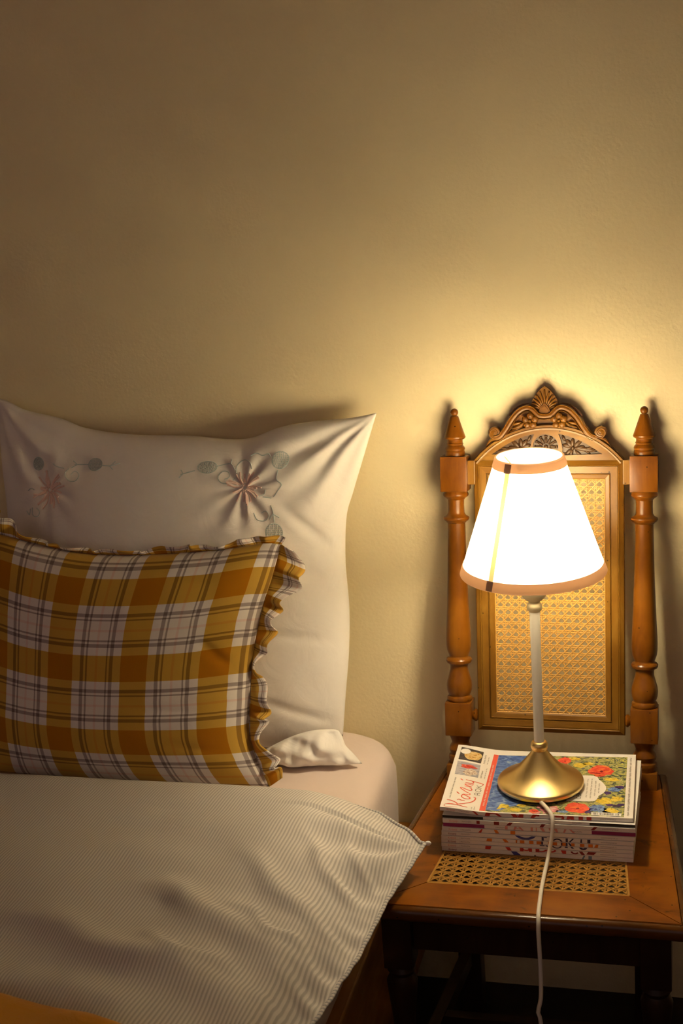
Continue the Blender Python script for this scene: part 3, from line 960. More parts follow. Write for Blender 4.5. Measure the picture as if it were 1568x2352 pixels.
PROF_A = [(.5298, .0158), (.5340, .0160), (.5372, .0155), (.5380, .0150), (.5410, .0161), (.5440, .0152), (.5468, .0127), (.5478, .0132), (.5491, .0138), (.5503, .0130), (.5511, .0125), (.5552, .0125), (.5566, .0150), (.5580, .0168), (.5599, .0173), (.5612, .0168), (.5910, .0068), (.5928, .0062), (.5936, .0040)]
PROF_A += [(.599 + .0063 * math.sin(a), .0063 * math.cos(a)) for a in np.radians(np.linspace(-50, 88, 9))]
PROF_B = [(.1279, .0180), (.1285, .0195), (.1305, .0205), (.1329, .0207), (.1352, .0198), (.1368, .0176), (.1379, .0172), (.1420, .0192), (.1464, .0203), (.1542, .0209), (.1620, .0198), (.1720, .0168), (.1804, .0147), (.1860, .0146), (.1889, .0155), (.1905, .0175), (.1920, .0200), (.1945, .0212), (.1968, .0212), (.1990, .0198), (.2010, .0162), (.2030, .0158), (.2072, .0172), (.2130, .0192), (.2206, .0201), (.2320, .0203), (.2417, .0200), (.2600, .0190), (.2907, .0175), (.3400, .0157), (.3900, .0146), (.4216, .0141), (.4228, .0160), (.4240, .0165), (.4250, .0185), (.4270, .0203), (.4292, .0211), (.4312, .0204), (.4330, .0170), (.4350, .0148), (.4381, .0133), (.4500, .0129), (.4590, .0132), (.4610, .0150), (.4625, .0165), (.4645, .0195), (.4668, .0206), (.4690, .0204), (.4712, .0190), (.4736, .0180)]
PROF_C = [(.0230, .0175), (.0270, .0180), (.0300, .0192), (.0335, .0197), (.0365, .0190), (.0385, .0165), (.0400, .0162), (.0430, .0176), (.0472, .0186), (.0520, .0172), (.0565, .0146), (.0590, .0142), (.0635, .0156), (.0690, .0178), (.0726, .0190)]
def post(sx):
    cx = sx * S_POST
    mb = MB()
    fn = lambda x, y, z: back(cx + x, y, z)
    mb.lathe(PROF_B, 36, fn); mb.lathe(PROF_C, 36, fn)
    bf = lambda x, y, z: back(x, y, z)
    mb.bevbox(cx - BW, cx + BW, -BW, BW, .4736, .5298, .0016, bf)
    mb.bevbox(cx - BW, cx + BW, -BW, BW, .0726, .1279, .0016, bf)
    mb.bevbox(cx - BW + .001, cx + BW - .001, -BW + .001, BW - .001, -.028, .0235, .0014, bf)
    o = mb.build('back_post', MAT['post'], chair, smooth=True, angle=28)
    MB().lathe(PROF_A, 32, fn).build('finial', MAT['post'], o, smooth=True, angle=35)
    # block that joins the panel
    px = sx * 0.118
    a, b_ = sorted((px, cx - sx * BW))
    MB().bevbox(a - .002, b_ + .002, -.008, .010, .484, .5225, .001, bf).build('tenon_block', MAT['panel'], chair)
    kb = MB()
    kf = lambda x, y, z: back(px + sx * (z + .0002), -0.002 + y, .1045 + x)
    kb.lathe([(0.0, .007), (.001, .0092), (.003, .0104), (.005, .0100), (.0068, .0080), (.0086, .0070)], 20, kf)
    kb.build('turned_knob', MAT['post'], chair, smooth=True, angle=40)
post(-1); post(1)

# back panel: mitred moulded frame
panel = MB()
panel.bevbox(-.116, .116, .0045, .0095, .512, .5228, .001, back)
bp_o = panel.build('back_panel', MAT['panel'], chair)
PW, PH0, PH1 = 0.118, 0.0803, 0.5227
PRO = [(0.0, .009), (0.0, -.0035), (.0012, -.0052), (.0070, -.0086), (.0080, -.0098), (.0088, -.0090), (.0096, -.0074), (.0102, -.0084), (.0200, -.0084), (.0204, -.0040), (.0214, -.0040), (.0217, -.0064), (.0226, -.0068), (.0234, -.0056), (.0290, -.0044), (.0304, -.0036), (.0306, .0), (.0306, .009)]
corn = [(-PW, PH0), (PW, PH0), (PW, PH1), (-PW, PH1)]
dirs = [(1, 1), (-1, 1), (-1, -1), (1, -1)]
for k, nm in ((0, 'rail'), (1, 'stile'), (2, 'rail'), (3, 'stile')):
    k2 = (k + 1) % 4
    V = []; n = len(PRO)
    for (cx, ch), (ddx, ddh) in ((corn[k], dirs[k]), (corn[k2], dirs[k2])):
        for w, d in PRO:
            V.append(back(cx + ddx * w, d, ch + ddh * w))
    Fc = [(i, (i + 1) % n, n + (i + 1) % n, n + i) for i in range(n)] + [tuple(range(n)), tuple(range(2 * n - 1, n - 1, -1))]
    MB().add(V, Fc).build(nm, MAT['panel_x' if nm == 'rail' else 'panel'], bp_o)

# tympanum with sunk carved fields
XC = -0.002
ARC_R = 0.1514; ARC_C = 0.5792 - ARC_R
def arc(r, x_max, n=40, ch=ARC_C):
    a = math.asin(min(1, x_max / r))
    return [(r * math.sin(t), ch + r * math.cos(t)) for t in np.linspace(-a, a, n)]
outer = [(-.1165, .5228)] + arc(ARC_R - .0015, .1165) + [(.1165, .5228)]
RC = (XC - .001, .5435)
circ = [(RC[0] + .0200 * math.cos(t), RC[1] + .0200 * math.sin(t)) for t in np.linspace(0, 2 * math.pi, 36, endpoint=False)]
def tri(sx):
    up = [(x, z) for x, z in arc(ARC_R - .0135, .0865, 30) if .018 < x < .0870]
    side = [(RC[0] + .0265 * math.cos(t) - XC, RC[1] + .0265 * math.sin(t)) for t in np.radians(np.linspace(46, -32, 8))]
    pts = [(.0185, .5630)] + up + [(.0862, .5318), (.0235, .5285)] + [side[-1]] + side[::-1][1:]
    pts = [(XC + sx * x, z) for x, z in pts]
    return pts
def tri_pts(sx):
    up = []
    for t in np.linspace(0, 1, 16):
        x = .0190 + t * (.0862 - .0190)
        z = .5322 + .0318 * (1 - t ** 1.12)
        up.append((x, z + .0035 * math.sin(math.pi * t)))
    side = [(.0250, .5300), (.0252, .5400), (.0240, .5490), (.0218, .5570)]
    return [(XC + sx * x, z) for x, z in up + side]
me = curve_plate(outer, [circ, tri_pts(-1), tri_pts(1)], 0.005)
for v in me.vertices:
    v.co = back(v.co.x, v.co.y - .0058, v.co.z)
ty = link('tympanum', me, MAT['panel_x'], bp_o)
MB().prism([(-.114, .5230)] + arc(ARC_R - .004, .113, 30) + [(.114, .5230)], -.0030, .0060, back).build('tympanum_ground', MAT['carve_dark'], bp_o)
# arched rim
rim_ = MB(); n = 48
inn = arc(ARC_R - .0088, .1115, n); out_ = arc(ARC_R, .118, n)
V = []; sec = len([0] * 5)
for i in range(n):
    (xi, zi), (xo, zo) = inn[i], out_[i]
    L = lambda t: (xi + (xo - xi) * t, zi + (zo - zi) * t)
    for t, d in ((0, -.0060), (0.05, -.0088), (.30, -.0094), (1.0, -.0040), (1.0, .0090), (0, .0090)):
        x, z = L(t); V.append(back(x, d, z))
Fc = []
for i in range(n - 1):
    for k in range(6):
        k2 = (k + 1) % 6
        Fc.append((i * 6 + k, i * 6 + k2, (i + 1) * 6 + k2, (i + 1) * 6 + k))
Fc += [tuple(range(6)), tuple(range(n * 6 - 1, n * 6 - 7, -1))]
rim_.add(V, Fc).build('arched_rim', MAT['panel_x'], bp_o, smooth=True, angle=25)
# carved rosette
rs = MB()
for k in range(12):
    a = 2 * math.pi * k / 12
    rs.ellipsoid((RC[0] + .0110 * math.cos(a), -.0030, RC[1] + .0110 * math.sin(a)), .0062, .0026, .0024, rot=a, n=10, m=6, fn=back)
    rs.ellipsoid((RC[0] + .0168 * math.cos(a), -.0036, RC[1] + .0168 * math.sin(a)), .0020, .0022, .0030, rot=a, n=8, m=5, fn=back)
rs.ellipsoid((RC[0], -.0045, RC[1]), .0036, .0030, .0036, n=12, m=8, fn=back)
rs.build('carved_rosette', MAT['carve_dark'], bp_o, smooth=True)
# carved acanthus leaves in the two side fields
def leaf_blob(mb, x, z, L, w, a, d=-.0035, th=.0024):
    mb.ellipsoid((x + .5 * L * math.cos(a), d, z + .5 * L * math.sin(a)), L / 2, th, w / 2, rot=a, n=10, m=8, fn=back)
for sx in (-1, 1):
    lf = MB()
    for (x, z, L, w, a) in ((.040, .5420, .040, .0075, -.14), (.040, .5420, .016, .008, 2.2), (.040, .5420, .015, .007, 1.5), (.042, .5420, .018, .007, .75), (.044, .5400, .016, .006, .25), (.040, .5400, .014, .007, -2.4), (.040, .5400, .013, .006, -1.8), (.044, .5380, .015, .005, -.75), (.040, .5430, .016, .007, 2.9), (.060, .5390, .012, .005, .30), (.060, .5375, .010, .004, -.6), (.070, .5360, .010, .004, .15), (.030, .5340, .010, .005, -2.6), (.029, .5520, .011, .005, 2.0)):
        ang = a if sx > 0 else math.pi - a
        leaf_blob(lf, XC + sx * x, z, L, w, ang)
    lf.ellipsoid((XC + sx * .041, -.0045, .5412), .0035, .0028, .0035, n=10, m=6, fn=back)
    o = lf.build('carved_leaf', MAT['carve_dark'], bp_o, smooth=True)

# woven cane: six-way pattern of paired strands
def cane(x0, x1, z0, z1, pitch, w, th, fn, halfw=None):
    """halfw(z) -> half-width at z for a tapering opening"""
    mb = MB()
    def strip(p, q, wd, off, flatness=th):
        d = (Vector((q[0], q[1])) - Vector((p[0], p[1])))
        if d.length < 1e-5: return
        d.normalize(); nn = Vector((-d.y, d.x)) * wd / 2
        V = []
        for (cx, cz) in (p, q):
            for s, dd in ((-1, off), (-.4, off - flatness), (.4, off - flatness), (1, off)):
                V.append(fn(cx + nn.x * s, dd, cz + nn.y * s))
        mb.add(V, [(0, 1, 5, 4), (1, 2, 6, 5), (2, 3, 7, 6), (3, 0, 4, 7)])
    hw = halfw or (lambda z: (x1 - x0) / 2)
    xm = (x0 + x1) / 2
    def clip(p, q):
        # clip a segment to the opening by sampling
        a = None; b_ = None
        for t in np.linspace(0, 1, 200):
            x = p[0] + (q[0] - p[0]) * t; z = p[1] + (q[1] - p[1]) * t
            if z0 <= z <= z1 and abs(x - xm) <= hw(z):
                if a is None: a = (x, z)
                b_ = (x, z)
        return a, b_
    g = pitch * 0.13
    nx = int((x1 - x0) / pitch); nzr = int((z1 - z0) / pitch)
    ox = (x1 - x0 - nx * pitch) / 2; oz = (z1 - z0 - nzr * pitch) / 2
    wide = x1 - x0; tall = z1 - z0
    for i in range(nx + 1):
        for s in (-g, g):
            x = x0 + ox + i * pitch + s
            a, b_ = clip((x, z0), (x, z1))
            if a: strip(a, b_, w, 0.0)
    for j in range(nzr + 1):
        for s in (-g, g):
            z = z0 + oz + j * pitch + s
            a, b_ = clip((x0 - .05, z), (x1 + .05, z))
            if a: strip(a, b_, w, -th * 0.8)
    for sg in (1, -1):
        for k in range(-nzr - 2, nx + nzr + 3):
            c = x0 + ox + (k + .5) * pitch
            if sg > 0: p, q = (c, z0), (c + tall, z1)
            else: p, q = (c + 0.0, z0), (c - tall, z1)
            a, b_ = clip(p, q)
            if a and (Vector(a) - Vector(b_)).length > .004: strip(a, b_, w * 1.2, -th * (1.6 if sg > 0 else 0.2))
    # binding cane around the opening
    rimp = [(xm - hw(z0), z0), (xm + hw(z0), z0), (xm + hw(z1), z1), (xm - hw(z1), z1)]
    for k in range(4):
        strip(rimp[k], rimp[(k + 1) % 4], w * 1.6, -th * 2.2, th * 1.2)
    return mb
ck = cane(-.0876, .0876, PH0 + .0304, PH1 - .0304, .0122, .0016, .0006, lambda x, d, z: back(x, d + .0005, z)).build('cane_weave', MAT['cane'], bp_o)
tag(ck, kind='stuff')

# crest: scrolled moulding, palmette, flowers, volutes
XK = -0.0045
CPATH = [(.0790, .5570), (.0700, .5600), (.0600, .5725), (.0500, .5880), (.0400, .5990), (.0300, .6042), (.0215, .6035), (.0150, .5978), (.0095, .5925), (.0, .5912)]
half = spline(CPATH, 40)
full = [(XK + x, z) for x, z in half] + [(XK - x, z) for x, z in half[::-1][1:]]
bk = [(XK + x, z) for x, z in half]
poly = [(XK + x, z) for x, z in half] + [(XK - x, z) for x, z in half[::-1][1:]]
under = [(x, z - .001) for x, z in arc(ARC_R - .002, .0805, 30)]
mbk = MB().prism(poly + under, .0005, .0085, back)
crest = mbk.build('crest', MAT['crest'], chair)
sc = MB()
for w0, w1, d0, d1 in ((-.0046, .0046, -.0075, .0085),):
    V = []; n = len(full)
    P = [Vector((x, 0, z)) for x, z in full]
    SEC = [(-.0056, .008), (-.0056, -.006), (-.0044, -.0098), (-.0030, -.0072), (-.0014, -.0084), (.0012, -.0086), (.0030, -.0074), (.0044, -.0102), (.0056, -.0064), (.0056, .008)]
    for i in range(n):
        t = (P[min(i + 1, n - 1)] - P[max(i - 1, 0)]).normalized()
        nn = Vector((-t.z, 0, t.x))
        if nn.z < 0: nn = -nn
        if abs(nn.z) < 1e-6: nn = Vector((0, 0, 1))
        for w, d in SEC:
            q = P[i] + nn * w
            V.append(back(q.x, d, q.z))
    m_ = len(SEC)
    Fc = []
    for i in range(n - 1):
        for k in range(m_):
            k2 = (k + 1) % m_
            Fc.append((i * m_ + k, i * m_ + k2, (i + 1) * m_ + k2, (i + 1) * m_ + k))
    Fc += [tuple(range(m_)), tuple(range(n * m_ - 1, n * m_ - m_ - 1, -1))]
    sc.add(V, Fc)
sc.build('scroll_moulding', MAT['crest'], crest, smooth=True, angle=40)
for sx in (-1, 1):
    vx, vz = -.0008 + sx * .0830, .5662
    vo = MB()
    kf = lambda x, y, z: back(vx + x, -z, vz + y)
    vo.lathe([(-.0080, .0098), (.0060, .0098), (.0078, .0088), (.0082, .0060), (.0070, .0052), (.0076, .0035), (.0086, .0008)], 28, kf)
    spi = [(vx + sx * (.0098 - .0011 * t) * math.cos(t + math.pi * 1.2), -.0082, vz + (.0098 - .0011 * t) * math.sin(t + math.pi * 1.2)) for t in np.linspace(0, 7.5, 50)]
    vo.tube(spi, .0012, n=6, fn=back, up=(0, 1, 0.01))
    vo.build('volute', MAT['crest'], crest, smooth=True, angle=40)
    tl = MB()
    pts = [(vx + sx * -.004, .5582), (vx + sx * .004, .5552), (vx + sx * .010, .5500), (vx + sx * .0145, .5430)]
    S = spline(pts, 12)
    tl.tube([(x, -.001, z) for x, z in S], [.0050 - .0042 * k / 11 for k in range(12)], n=8, fn=back, flat=1.3, up=(0, 1, 0.01))
    tl.build('scroll_tail', MAT['crest'], crest, smooth=True)
    # five-petalled flower
    fx, fz = XK + sx * .0225, .5848
    fl = MB()
    for k in range(5):
        a = 2 * math.pi * k / 5 + math.pi / 2
        fl.ellipsoid((fx + .0078 * math.cos(a), -.0075, fz + .0078 * math.sin(a)), .0058, .0032, .0054, rot=a, n=12, m=8, fn=back)
        for dd in (-.35, 0, .35):
            fl.tube([(fx + .0035 * math.cos(a), -.0104, fz + .0035 * math.sin(a)), (fx + .0125 * math.cos(a + dd), -.0094, fz + .0125 * math.sin(a + dd))], .0005, n=5, fn=back, up=(0, 1, 0.01))
    fl.ellipsoid((fx, -.0105, fz), .0026, .0026, .0026, n=10, m=6, fn=back)
    fl.build('carved_flower', MAT['crest'], crest, smooth=True)
    # small leaves in the spandrel below the flower
    sl = MB()
    for (x, z, L, w, a) in ((.033, .5785, .020, .006, -.35), (.034, .5755, .028, .005, -.42), (.036, .5825, .016, .005, -.25), (.032, .5825, .012, .005, -.75)):
        ang = a if sx > 0 else math.pi - a
        sl.ellipsoid((XK + sx * x + .5 * L * math.cos(ang), -.0030, z + .5 * L * math.sin(ang)), L / 2, .0030, w / 2, rot=ang, n=10, m=6, fn=back)
    sl.build('spandrel_leaf', MAT['crest'], crest, smooth=True)
    # jagged leaves on the back of the scroll
    jl = MB()
    for (x, z, a, L) in ((.0270, .6085, .05, .020), (.0370, .6065, -.25, .018), (.0450, .6020, -.55, .016), (.0520, .5955, -.75, .014)):
        ang = a if sx > 0 else math.pi - a
        base = Vector((XK + sx * x, z)); d = Vector((math.cos(ang), math.sin(ang))); nn = Vector((-d.y, d.x)) * (1 if sx > 0 else -1)
        q = [base - d * L * .6 - nn * .004, base - d * L * .3 + nn * .0022, base + d * L * .05 + nn * .0034, base + d * L * .5 + nn * .0014, base + d * L * .3 - nn * .0004, base + d * L * .1 - nn * .004]
        jl.prism([(p.x, p.y) for p in q], .0, .0075, back)
    jl.build('scroll_leaf', MAT['crest'], crest)
# palmette
pm = MB()
HZ = .5930
def ogive(w, z0, z1, n=16, zb=.30):
    pts = []
    for t in np.linspace(0, 1, n):
        z = z0 + (z1 - z0) * t
        f = math.sin(math.pi * (0.22 + 0.30 * t / zb)) if t < zb else math.cos((t - zb) / (1 - zb) * math.pi / 2) ** 0.8
        pts.append((w * f, z))
    return pts
og = ogive(.0212, HZ, .6385)
pm.prism([(XK + x, z) for x, z in og] + [(XK - x, z) for x, z in og[::-1][1:]], -.0005, .0080, back)
po = pm.build('palmette', MAT['crest'], crest)
fl = MB()
for k in range(11):
    a = math.radians(-64 + 128 * k / 10)
    r1 = .0362 * (1 - .42 * abs(math.sin(a)) ** 1.3)
    r0 = .010
    pts = [(XK + r * math.sin(a * (0.55 + .45 * r / r1)), -.0012 - .0016 * math.sin(math.pi * (r - r0) / (r1 - r0)), HZ + .004 + r * math.cos(a * (0.55 + .45 * r / r1))) for r in np.linspace(r0, r1, 10)]
    fl.tube(pts, [.0008 + .0011 * math.sin(math.pi * (0.15 + .75 * q / 9)) for q in range(10)], n=7, fn=back, up=(0, 1, .01))
fl.build('palmette_flute', MAT['crest'], crest, smooth=True)
og2 = ogive(.0088, HZ - .001, .6120)
lf = MB(); lf.prism([(XK + x, z) for x, z in og2] + [(XK - x, z) for x, z in og2[::-1][1:]], -.0058, .0, back)
og3 = ogive(.0066, HZ - .001, .6085)
lf.prism([(XK + x, z) for x, z in og3] + [(XK - x, z) for x, z in og3[::-1][1:]], -.0072, .0, back)
lf.build('palmette_heart', MAT['crest'], crest)

# seat: mitred boards around a cane field, bull-nosed moulding outside
def shalf(y): return 0.1734 + (0.215 - 0.1734) * (-y / 0.405)
yb, yf = 0.034, -0.405
cf, cb = -0.3408, -0.085
def chalf(y): return 0.1421 - 0.105 * (y - cf)
oc = [(-shalf(yb), yb), (shalf(yb), yb), (shalf(yf), yf), (-shalf(yf), yf)]
ic = [(-chalf(cb), cb), (chalf(cb), cb), (chalf(cf), cf), (-chalf(cf), cf)]
seat = MB()
seat_core = MB()
seat_frame = empty('seat_frame_pivot')
bpy.data.objects.remove(seat_frame)
def board(k):
    k2 = (k + 1) % 4
    q = [oc[k], oc[k2], ic[k2], ic[k]]
    bm = bmesh.new()
    vb = [bm.verts.new((x, y, SEAT - .020)) for x, y in q]; vt = [bm.verts.new((x, y, SEAT)) for x, y in q]
    bm.faces.new(vb); bm.faces.new(vt)
    for i in range(4):
        j = (i + 1) % 4
        bm.faces.new((vb[i], vb[j], vt[j], vt[i]))
    bmesh.ops.recalc_face_normals(bm, faces=bm.faces)
    te = [e for e in bm.edges if all(v.co.z > SEAT - .001 for v in e.verts)]
    bmesh.ops.bevel(bm, geom=te, offset=.0008, segments=2, affect='EDGES')
    bm.verts.index_update()
    m_ = MB().add([tuple(v.co) for v in bm.verts], [[v.index for v in f.verts] for f in bm.faces])
    bm.free()
    return m_
for k in range(4):
    board(k).build('seat_board', MAT['seat'], chair)
# bull-nose
BN = [(0.0009, -.0012), (.0020, -.0004), (.0060, -.0008), (.0105, -.0040), (.0130, -.0090), (.0130, -.0140), (.0105, -.0190), (.0060, -.0225), (.0000, -.0240), (-.010, -.0240), (-.010, -.0200), (0.0009, -.0200)]
def offs(pts, d):
    out = []
    n = len(pts)
    for i in range(n):
        a = Vector(pts[i - 1]); p = Vector(pts[i]); c = Vector(pts[(i + 1) % n])
        d1 = (p - a).normalized(); d2 = (c - p).normalized()
        n1_ = Vector((-d1.y, d1.x)); n2_ = Vector((-d2.y, d2.x))
        b_ = (n1_ + n2_).normalized()
        out.append(p + b_ * (d / max(.3, b_.dot(n1_))))
    return out
rings = [offs(oc, w) for w, z in BN]
V = []
for (w, z), rg in zip(BN, rings):
    V += [(q.x, q.y, SEAT + z) for q in rg]
Fc = []
for i in range(len(BN)):
    i2 = (i + 1) % len(BN)
    for k in range(4):
        k2 = (k + 1) % 4
        Fc.append((i * 4 + k, i * 4 + k2, i2 * 4 + k2, i2 * 4 + k))
MB().add(V, Fc).build('seat_moulding', MAT['seat_edge'], chair, smooth=True, angle=40)
ck = cane(-.1421, .1421, cf, cb, .0147, .0023, .0008, lambda x, d, z: (x, z, SEAT - .0022 - d), halfw=chalf).build('seat_cane', MAT['cane_seat'], chair)
tag(ck, kind='stuff')
# aprons, legs, stretchers (in the dark under the seat)
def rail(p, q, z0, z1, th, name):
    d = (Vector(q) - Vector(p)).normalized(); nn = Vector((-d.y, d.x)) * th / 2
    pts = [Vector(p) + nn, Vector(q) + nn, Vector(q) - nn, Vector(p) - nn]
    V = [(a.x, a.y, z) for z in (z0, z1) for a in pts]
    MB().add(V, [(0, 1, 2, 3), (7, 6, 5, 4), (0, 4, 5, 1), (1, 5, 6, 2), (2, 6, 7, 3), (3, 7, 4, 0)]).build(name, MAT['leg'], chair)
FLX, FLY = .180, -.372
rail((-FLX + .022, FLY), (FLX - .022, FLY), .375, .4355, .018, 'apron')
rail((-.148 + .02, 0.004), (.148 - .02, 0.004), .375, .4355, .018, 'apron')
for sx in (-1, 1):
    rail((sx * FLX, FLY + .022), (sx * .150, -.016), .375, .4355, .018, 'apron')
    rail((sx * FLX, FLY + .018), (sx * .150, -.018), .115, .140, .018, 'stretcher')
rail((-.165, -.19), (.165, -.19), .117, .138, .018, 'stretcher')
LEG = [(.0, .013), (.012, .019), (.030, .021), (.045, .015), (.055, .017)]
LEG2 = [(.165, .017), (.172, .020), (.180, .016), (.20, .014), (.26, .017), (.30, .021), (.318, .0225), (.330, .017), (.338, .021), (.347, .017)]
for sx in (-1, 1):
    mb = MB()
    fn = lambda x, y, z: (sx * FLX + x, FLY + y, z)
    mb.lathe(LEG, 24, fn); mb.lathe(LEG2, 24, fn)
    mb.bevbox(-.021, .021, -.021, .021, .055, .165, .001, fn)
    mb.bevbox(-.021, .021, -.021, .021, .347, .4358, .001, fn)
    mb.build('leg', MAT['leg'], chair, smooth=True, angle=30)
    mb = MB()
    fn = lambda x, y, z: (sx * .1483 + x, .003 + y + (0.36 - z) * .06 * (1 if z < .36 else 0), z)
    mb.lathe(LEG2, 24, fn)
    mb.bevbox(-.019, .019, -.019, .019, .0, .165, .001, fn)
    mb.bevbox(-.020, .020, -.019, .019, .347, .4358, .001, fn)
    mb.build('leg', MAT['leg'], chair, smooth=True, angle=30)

# ================================================================== MAGAZINES
INK = {k: ink('print_' + k, v) for k, v in dict(red=(0.55, .035, .025, 1), dred=(.24, .012, .02, 1), pink=(.72, .30, .27, 1), orange=(.72, .20, .02, 1), navy=(.035, .03, .085, 1), blue=(.05, .06, .25, 1), grey=(.30, .27, .26, 1), black=(.02, .02, .02, 1), darkgreen=(.012, .018, .016, 1), purple=(.27, .015, .12, 1), coral=(.80, .12, .075, 1), steel=(.16, .24, .33, 1), white=(.85, .83, .80, 1), title=(.78, .13, .09, 1)).items()}
ML, MD = 0.280, 0.210
THK = [65, 62, 57, 58, 65, 65, 65, 60, 50, 62]     # bottom to top
THK = [t * 0.0657 / sum(THK) for t in THK]
rn = random.Random(11)
# spine lettering fragments, index from the top magazine: (ink, polyline of (mm along spine, 0..1 up), width mm)
def mm(px): return (px - 1013.0) / (1454.0 - 1013.0) * 280.0
def bar(c, xt0, xt1, xb0=None, xb1=None, t0=1.0, t1=0.0):
    """a leaning bar: left/right at top, left/right at bottom"""
    if xb0 is None: xb0, xb1 = xt0, xt1
    return (c, [[(mm(xb0), t1), (mm(xb1), t1), (mm(xt1), t0), (mm(xt0), t0)]])
def arcs(c, xc, tc, rx, rt, a0, a1, w, n=14):
    out = []
    A = np.radians(np.linspace(a0, a1, n))
    for i in range(n - 1):
        q = []
        for a, r in ((A[i], 1), (A[i + 1], 1), (A[i + 1], 0), (A[i], 0)):
            q.append((mm(xc + (rx - (0 if r else w)) * math.cos(a)), tc + (rt - (0 if r else w * rt / rx)) * math.sin(a)))
        out.append(q)
    return [(c, out)]
FR = {
 0: [bar('red', 1088, 1095, 1098, 1103), bar('red', 1120, 1131, 1117, 1128), bar('red', 1124, 1146, 1123, 1146, 1.0, .72), bar('red', 1138, 1147, 1150, 1157), bar('red', 1177, 1188, 1183, 1194), bar('red', 1197, 1207, 1194, 1206), bar('red', 1188, 1200, 1190, 1198, .62, .30), bar('red', 1228, 1240, 1222, 1230), bar('red', 1230, 1243, 1238, 1243, 1.0, .55), bar('red', 1271, 1276), bar('red', 1277, 1296, 1280, 1300, 1.0, .5), bar('red', 1296, 1300, 1292, 1299, .7, 0), bar('red', 1307, 1320, 1304, 1311), bar('red', 1310, 1321, 1314, 1322), bar('red', 1332, 1342), bar('red', 1350, 1361)],
 1: [bar('darkgreen', 1013, 1108), bar('darkgreen', 1352, 1454), ],
 2: [bar('dred', 1092.6, 1100), bar('dred', 1133, 1145), bar('dred', 1169, 1177, 1161, 1171), bar('dred', 1243, 1252, 1238, 1246), bar('dred', 1362, 1370, 1354, 1362)],
 3: [bar('purple', 1013, 1110), bar('purple', 1356, 1454), bar('pink', 1158, 1164), bar('pink', 1180, 1186, 1177, 1181), bar('pink', 1188, 1193, 1196, 1201), bar('pink', 1184, 1194, 1184, 1196, .5, .3), bar('pink', 1217, 1222), bar('pink', 1229, 1231), bar('pink', 1238, 1246, 1244, 1250), bar('pink', 1258, 1264, 1262, 1268), bar('pink', 1269, 1277, 1275, 1280), bar('pink', 1294, 1299, 1291, 1295), bar('pink', 1305, 1310, 1313, 1319)],
 4: [bar('red', 1105.6, 1108.7, 1098, 1105), bar('orange', 1134.7, 1142, 1138.5, 1147), bar('orange', 1173, 1184)],
 5: arcs('blue', 1209, 1.55, 25, 1.62, 195, 345, 9) + [bar('navy', 1246, 1251), bar('navy', 1251, 1258, 1252, 1259, 1.0, .8)] + arcs('navy', 1282, -.35, 12, 1.2, 0, 180, 3.5) + [bar('navy', 1301, 1306), bar('navy', 1316, 1320, 1308, 1312), bar('navy', 1335, 1338, 1334, 1338), bar('navy', 1350, 1357)],
 6: [bar('orange', 1121, 1132, 1118.6, 1131.6), bar('orange', 1156, 1165, 1162, 1171), bar('orange', 1187, 1191, 1187, 1190), bar('orange', 1197, 1207), bar('orange', 1218, 1228), bar('orange', 1235, 1246), bar('orange', 1262, 1270), bar('orange', 1271, 1282), bar('orange', 1292, 1302), bar('orange', 1314, 1322), bar('orange', 1334, 1344), bar('orange', 1353, 1363), bar('orange', 1370, 1376, 1366, 1374), bar('navy', 1246, 1250), bar('navy', 1271, 1273), bar('navy', 1291, 1294), bar('navy', 1302, 1306), bar('navy', 1307, 1311, 1312, 1317)],
 7: [bar('navy', 1243, 1254, 1243, 1254, 1.0, .75), bar('navy', 1256, 1260, 1259, 1264, 1.0, .6)] + arcs('navy', 1282, 1.3, 12, 1.1, 180, 360, 3.5) + [bar('navy', 1301, 1306, 1300, 1308, 1.0, .6), bar('navy', 1313, 1318, 1316, 1322, 1.0, .5)] + arcs('navy', 1342, 1.05, 9, .85, 180, 360, 6),
 8: [bar('red', 1117, 1131, 1116, 1128), bar('red', 1163, 1173, 1169, 1178), bar('red', 1197, 1205)] + arcs('red', 1211, 1.0, 12, .85, 190, 350, 5) + [bar('red', 1216, 1225, 1218, 1225), bar('red', 1233, 1242)] + arcs('red', 1246, 1.0, 14, .9, 200, 350, 5) + [bar('red', 1259, 1266)] + arcs('red', 1270, 1.05, 11, .9, 190, 350, 5) + [bar('red', 1291, 1303, 1295, 1303)] + arcs('dred', 1323, 1.0, 10, .95, 190, 330, 4) + [bar('dred', 1332, 1340, 1338, 1346), bar('dred', 1353, 1372, 1349, 1366, 1.0, .2)],
 9: [bar('blue', 1175, 1188, 1182, 1199), bar('black', 1230, 1232, 1229, 1233, .4, 0), bar('steel', 1342, 1346, 1338, 1342), bar('steel', 1353, 1361)],
}
def flat_print(mb, quad, fn):
    mb.add([fn(a, b_) for a, b_ in quad], [tuple(range(len(quad)))])
NAMES = [
 'top magazine of the stack, its cover showing painted poppies under the lamp',
 'magazine with a black-ended spine, second from the top of the stack',
 'white-spined magazine between the black-ended and purple-ended ones',
 'magazine with a purple-ended spine, fourth from the top',
 'white-spined magazine lying directly under the purple-ended one',
 'magazine whose spine shows a blue arc and tops of navy letters',
 'magazine with a row of orange bars along its spine',
 'magazine just below the orange-barred one, with feet of navy letters on its spine',
 'second magazine from the bottom, with red letter fragments on its spine',
 'bottom magazine of the stack, lying on the cane seat',
]
z = SEAT + 0.0006
mags = []
YAWS = [-.0037, -.001, -.003, .001, .0, .003, .004, .005, .006, .030]
XS = [.0033, .0030, .0030, .0035, .0040, .0050, .0068, .0065, .0063, .0030]
YS = [-.2499, -.2502, -.2497, -.2500, -.2495, -.2490, -.2484, -.2490, -.2470, -.2443]
